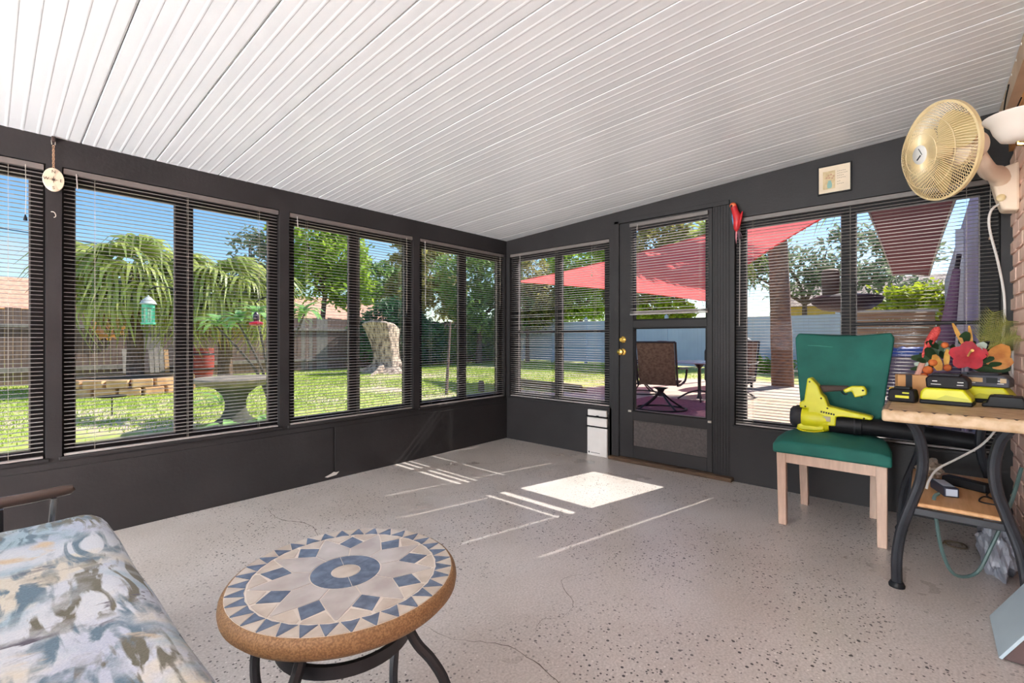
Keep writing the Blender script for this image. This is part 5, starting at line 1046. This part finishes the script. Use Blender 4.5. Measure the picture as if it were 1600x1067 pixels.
# neighbouring houses
STUC = mat('tan_stucco', (226, 190, 150), .9, (214, 176, 138), 2); ROOF = mat('terracotta_roof', (222, 174, 146), .9, (196, 142, 116), 6, bump=.5)
def house(label, c, w, d_, hw, hr, wall_m, roof_m, axis='x'):
    t = thing('neighbour_house', label, 'house', (c[0], c[1], G)); x0, x1, y0, y1 = c[0] - w / 2, c[0] + w / 2, c[1] - d_ / 2, c[1] + d_ / 2
    MB().box(x0, x1, y0, y1, G, G + hw).build('wall', wall_m, t); e = .35
    if axis == 'x': MB().prism([(y0 - e, G + hw), (y1 + e, G + hw), (c[1], G + hw + hr)], 'x', x0 - e, x1 + e).build('roof', roof_m, t)
    else: MB().prism([(x0 - e, G + hw), (x1 + e, G + hw), (c[0], G + hw + hr)], 'y', y0 - e, y1 + e).build('roof', roof_m, t)
    for i in range(3):
        wx = x0 + w * (i + .7) / 3.4
        wi = MB().box(wx - .5, wx + .5, y0 - .03, y0 + .02, G + 1.0, G + 2.2).build('window', WHITE, t); MB().box(wx - .42, wx + .42, y0 - .04, y0 - .025, G + 1.08, G + 2.12).build('pane', mat('dark_pane', (60, 72, 84), .1), wi)
        wy = y0 + d_ * (i + .7) / 3.4; wi = MB().box(x0 - .03, x0 + .02, wy - .5, wy + .5, G + 1.0, G + 2.2).build('window', WHITE, t); MB().box(x0 - .04, x0 - .025, wy - .42, wy + .42, G + 1.08, G + 2.12).build('pane', MATS['dark_pane'], wi)
    return t
house('low neighbouring house with a tan terracotta roof beyond the wooden fence', (-4.4, 34, 0), 9, 9, 2.6, 1.9, STUC, ROOF)
house('distant neighbouring house with a pink roof behind the leafy trees', (15.5, 34, 0), 9, 8, 2.6, 1.9, WHITE, ROOF)
TILE = mat('mottled_tile_roof', (190, 172, 158), .9, (120, 96, 84), 4, stretch=(1, 3, 3), bump=.8)
house('neighbouring house with a mottled tile roof beyond the white fence', (24.5, -3.2, 0), 9, 9.5, 2.55, 1.5, mat('yellow_stucco', (236, 200, 110), .8), TILE, 'y')

# ------------------------------------------------------------------ patio
SLAB = mat('pale_concrete', (206, 190, 172), .8, (188, 170, 154), 2, bump=.2)
pt2 = MB().box(0.10, 9.6, -3.712, 2.5, G, G + 0.03).build('patio_slab', SLAB, base=(5, 0, G)); struct(pt2, 'pale concrete patio slab outside the door')
RUG = mat('mauve_rug', (166, 110, 116), .95, (136, 88, 98), 18, detail=8, bump=.3)
o = MB().box(1.4, 5.0, -1.9, 0.75, G + .03, G + .04).build('patio_rug', RUG, base=(3, 0, G + .03)); tag(o, 'mauve red outdoor rug under the patio chairs', 'rug')
DECK = mat('pale_deck_board', (222, 198, 170), .8, (196, 168, 140), 4, stretch=(1, 8, 8))
dk = thing('deck_platform', 'low platform of pale deck boards outside the wide window', 'deck', (4.6, -1.9, G + .03))
for i in range(9): MB().box(3.2 + i * .31, 3.49 + i * .31, -3.0, -1.0, G + .03, G + .075).build('deck_board', DECK, dk, bevel=.004)
# swivel sling chairs
def swivel(label):
    t = thing('patio_chair', label, 'chair', (0, 0, 0), 'swivel sling chairs on the patio'); DKM = mat('dark_bronze_tube', (62, 52, 52), .4, metal=.3); SL = mat('brown_sling', (150, 116, 92), .7, (116, 84, 66), 30, transl=.3)
    # faces +x locally, back at -x
    MB().prism([(-.20, .40), (-.22, .405), (-.40, 1.03), (-.38, 1.035)], 'y', -.23, .23).build('back_sling', SL, t); MB().prism([(-.22, .39), (.26, .42), (.26, .432), (-.22, .402)], 'y', -.23, .23).build('seat_sling', SL, t)
    for s in (-1, 1):
        MB().tube(bez([(.28, s * .25, .41), (.05, s * .25, .385), (-.18, s * .25, .39), (-.24, s * .25, .46), (-.40, s * .25, 1.04)], 18), .014, 8).build('side_rail', DKM, t, smooth=True)
        MB().tube(bez([(-.29, s * .27, .66), (-.1, s * .30, .64), (.2, s * .30, .63), (.26, s * .29, .58), (.22, s * .27, .42), (.1, s * .2, .36)], 18), .014, 8).build('armrest', DKM, t, smooth=True)
    MB().tube([(-.40, -.25, 1.04), (-.40, .25, 1.04)], .014, 8).build('top_rail', DKM, t); MB().tube([(.0, -.25, .385), (.0, .25, .385)], .012, 8).build('cross_bar', DKM, t)
    MB().lathe([(.10, .33), (.05, .30), (.035, .26), (.035, .2)], 14).build('swivel_post', DKM, t, smooth=True)
    for i in range(4): a = i * PI / 2 + PI / 4; MB().tube(bez([(.03 * math.cos(a), .03 * math.sin(a), .25), (.16 * math.cos(a), .16 * math.sin(a), .13), (.32 * math.cos(a), .32 * math.sin(a), .02)], 8), .014, 8).build('base_leg', DKM, t, smooth=True)
    MB().lathe([(.305, .0), (.335, .0), (.335, .022), (.305, .022), (.305, 0)], 36, caps=False).build('base_ring', DKM, t, smooth=True)
    return t
c1 = swivel('brown sling swivel chair with its back to the door'); c1.scale = (1.08, 1.22, 1.04); c1.location = (3.55, -0.14, G + .041); c1.rotation_euler = (0, 0, R(12))
dup(c1, (5.5, 1.15, G + .031), R(130), 'brown sling swivel chair at the far side of the patio table, turned sideways'); dup(c1, (6.0, -0.55, G + .031), R(175), 'brown sling swivel chair facing the door across the patio table')
ptb = thing('patio_table', 'round glass topped patio table behind the swivel chair', 'table', (5.1, -0.2, G + .031)); MB().lathe([(.55, .70), (.56, .71), (.55, .72), (.01, .72)], 36, T((5.1, -.2, G + .03))).build('tabletop', mat('lavender_glass', (196, 190, 204), .15), ptb, smooth=True); MB().lathe([(.05, .04), (.03, .1), (.03, .60), (.12, .70)], 14, T((5.1, -.2, G + .03))).build('pedestal', MATS['dark_bronze_tube'], ptb, smooth=True)
for i in range(4): a = i * PI / 2 + .4; MB().tube(bez([(5.1, -.2, G + .22), (5.1 + .2 * math.cos(a), -.2 + .2 * math.sin(a), G + .16), (5.1 + .38 * math.cos(a), -.2 + .38 * math.sin(a), G + .05)], 8), .016, 8).build('foot', MATS['dark_bronze_tube'], ptb, smooth=True)
gl_ = thing('kettle_grill', 'black covered barbecue grill beyond the patio table', 'grill', (7.9, 0.15, G + .03)); GC = (7.9, .15, G + .03)
MB().prism([(-.45, .0), (.55, .0), (.55, .72), (.45, .98), (.2, 1.18), (-.1, 1.16), (-.38, .98), (-.45, .7)], 'x', -.3, .3, T((GC[0], GC[1] - .1, GC[2] + .12))).build('cover', mat('grill_cover', (38, 42, 50), .5), gl_, bevel=.06, seg=3)
for dx, dy in ((-.25, -.45), (.25, -.45), (-.25, .35), (.25, .35)): MB().tube([(GC[0] + dx, GC[1] + dy, GC[2]), (GC[0] + dx, GC[1] + dy, GC[2] + .14)], .03, 8).build('caster', BLACK, gl_)
# pedestal bird bath behind the mullion
bb_ = thing('bird_bath', 'dark wide bowl on a slim pedestal beyond the wide window', 'bird bath', (2.42, -2.71, G + .03)); BBM = mat('dark_bowl', (70, 54, 54), .5); q = (2.42, -2.71, G + .03)
MB().lathe([(.10, 0), (.10, .03), (.03, .06), (.025, 1.40), (.06, 1.44)], 16, T(q)).build('pedestal', BBM, bb_, smooth=True); MB().lathe([(.05, 1.43), (.22, 1.46), (.31, 1.53), (.325, 1.585), (.30, 1.60), (.10, 1.63), (.01, 1.63)], 28, T(q)).build('bowl', BBM, bb_, smooth=True)
MB().lathe([(.075, 1.62), (.085, 1.78), (.08, 1.88), (.05, 1.90), (.01, 1.90)], 16, T((q[0] - .05, q[1] + .13, q[2]))).build('urn', mat('brown_urn', (112, 84, 68), .7), bb_, smooth=True)
# slatted screen, covered crate
SCR = mat('tan_screen_board', (196, 156, 118), .8, (168, 128, 94), 3, stretch=(1, 1, 8)); scn = thing('slat_screen', 'tan horizontal slat privacy screen on the patio', 'screen', (7.56, -2.9, G + .03))
for i in range(11): MB().box(-.012, .012, -.62, .62, .05 + i * .145, .05 + i * .145 + .132, T((7.56, -2.86, G + .03)) @ Matrix.Rotation(R(15), 4, 'Z')).build('slat', SCR, scn)
MB().box(-.06, .06, -.66, .66, 1.64, 1.675, T((7.56, -2.86, G + .03)) @ Matrix.Rotation(R(15), 4, 'Z')).build('cap_board', mat('pale_cap', (228, 214, 196), .7), scn)
for s in (-.6, .6): MB().box(.012, .08, s - .035, s + .035, 0, 1.64, T((7.56, -2.86, G + .03)) @ Matrix.Rotation(R(15), 4, 'Z')).build('post', SCR, scn)
crt = thing('covered_crate', 'grey storage crate with a bright blue tarp on top', 'crate', (3.15, -3.28, G + .03)); MB().box(2.8, 3.5, -3.62, -3.03, G + .03, .94).build('crate', mat('mauve_grey_crate', (140, 128, 146), .6, (112, 100, 120), 3), crt, bevel=.02)
trp = MB(); nx_ = 14; vs = [(2.77 + .76 * i / nx_, -3.65 + .65 * j / nx_, .95 + .018 * math.sin(i * 1.9) * math.cos(j * 1.7)) for j in range(nx_ + 1) for i in range(nx_ + 1)]; trp.add(vs, [(j * 15 + i, j * 15 + i + 1, (j + 1) * 15 + i + 1, (j + 1) * 15 + i) for j in range(nx_) for i in range(nx_)]); e0 = MB()
BLUE = mat('blue_tarp', (62, 108, 206), .45, (44, 84, 180), 12); trp.build('tarp', BLUE, crt, smooth=True, normals=False); e0.box(2.775, 2.795, -3.64, -3.01, .87, .955).box(2.775, 3.52, -3.025, -3.005, .87, .955).build('tarp_skirt', BLUE, crt, bevel=.004)
# things along the outside of the house wall
LAVW = mat('lavender_stucco', (186, 178, 196), .9, (170, 160, 180), 2)
struct(MB().box(0.30, 12.9, -3.712, -3.70, G + .03, 2.55).build('trim_6', LAVW, base=(6, -3.7, G)), 'pale lavender stucco facing on the outside of the house wall')
dsp = MB().box(4.2, 4.3, -3.70, -3.62, G + .03, 2.4).build('downspout', WHITE, bevel=.01); tag(dsp, 'white downspout on the lavender house wall', 'downspout')
um = thing('folded_umbrella', 'folded patio umbrella leaning on the lavender house wall', 'umbrella', (2.35, -3.35, G + .03)); MB().tube([(2.35, -3.35, G + .03), (2.75, -3.60, 1.9)], .02, 8).build('pole', MATS['dark_bronze_tube'], um); MB().tube([(2.47, -3.425, .45), (2.55, -3.475, .8), (2.72, -3.58, 1.75)], [.03, .08, .03], 10).build('canopy', mat('mauve_canvas', (150, 112, 134), .8), um, smooth=True)
# shade sails
SAIL = mat('red_sail', (242, 124, 124), .85, (234, 110, 114), 2, transl=.5); MSAIL = mat('maroon_sail', (120, 74, 76), .85, (106, 64, 68), 2, transl=.12)
def sail(name, label, corners, m, inset, sag, rope=None, n=18):
    P = [Vector(c) for c in corners]; k = len(P); t = thing(name, label, 'shade sail', P[0])
    c = sum(P, Vector()) / k; vs = [tuple(c - Vector((0, 0, sag)))]; ring = []
    for i in range(k):
        a, b_ = P[i], P[(i + 1) % k]
        for j in range(n):
            u = j / n; p = a.lerp(b_, u); mid_in = (c - (a + b_) / 2); p = p + mid_in * inset * 4 * u * (1 - u); ring.append(p)
    nr = 6; rows = []
    for q in range(1, nr + 1):
        f_ = q / nr; rows.append([c + (p - c) * f_ - Vector((0, 0, sag * (1 - f_ * f_))) for p in ring])
    for r_ in rows: vs += [tuple(p) for p in r_]
    N_ = len(ring); fs = [(0, 1 + j, 1 + (j + 1) % N_) for j in range(N_)]
    for q in range(nr - 1):
        for j in range(N_): fs.append((1 + q * N_ + j, 1 + (q + 1) * N_ + j, 1 + (q + 1) * N_ + (j + 1) % N_, 1 + q * N_ + (j + 1) % N_))
    MB().add(vs, fs).build('cloth', m, t, smooth=True, normals=False); MB().tube(ring, .012, 5, closed=True).build('hem', rope or m, t)
    return t
sail('shade_sail', 'large red triangular shade sail stretched over the patio', [(7.6, 6.6, 2.87), (2.45, -3.05, 2.66), (9.0, 0.9, 2.02)], SAIL, .14, .04)
sail('shade_sail', 'dark maroon shade sail by the house wall with pale stitched edges', [(5.32, -2.98, 2.0), (5.14, -3.38, 1.95), (0.95, -3.60, 2.36), (1.05, -2.88, 2.5)], MSAIL, .04, .02, CORD)
for i, (x, y, z) in enumerate(((7.6, 6.6, 2.87), (9.0, 0.9, 2.02))):
    o = MB().tube([(x + .1, y + .1, G), (x + .02, y + .02, z + .1)], .05, 10).build('sail_post', BARK); tag(o, ['grey post holding the far corner of the red sail', 'grey post holding the low corner of the red sail'][i], 'post')

lantern(-8.2, -2.9, 0, 82, 'tall white glowing column added as fill light by the house wall behind the sofa')
lantern(-8.2, -0.8, 0, 82, 'tall white glowing column added as fill light by the garden windows behind the sofa')
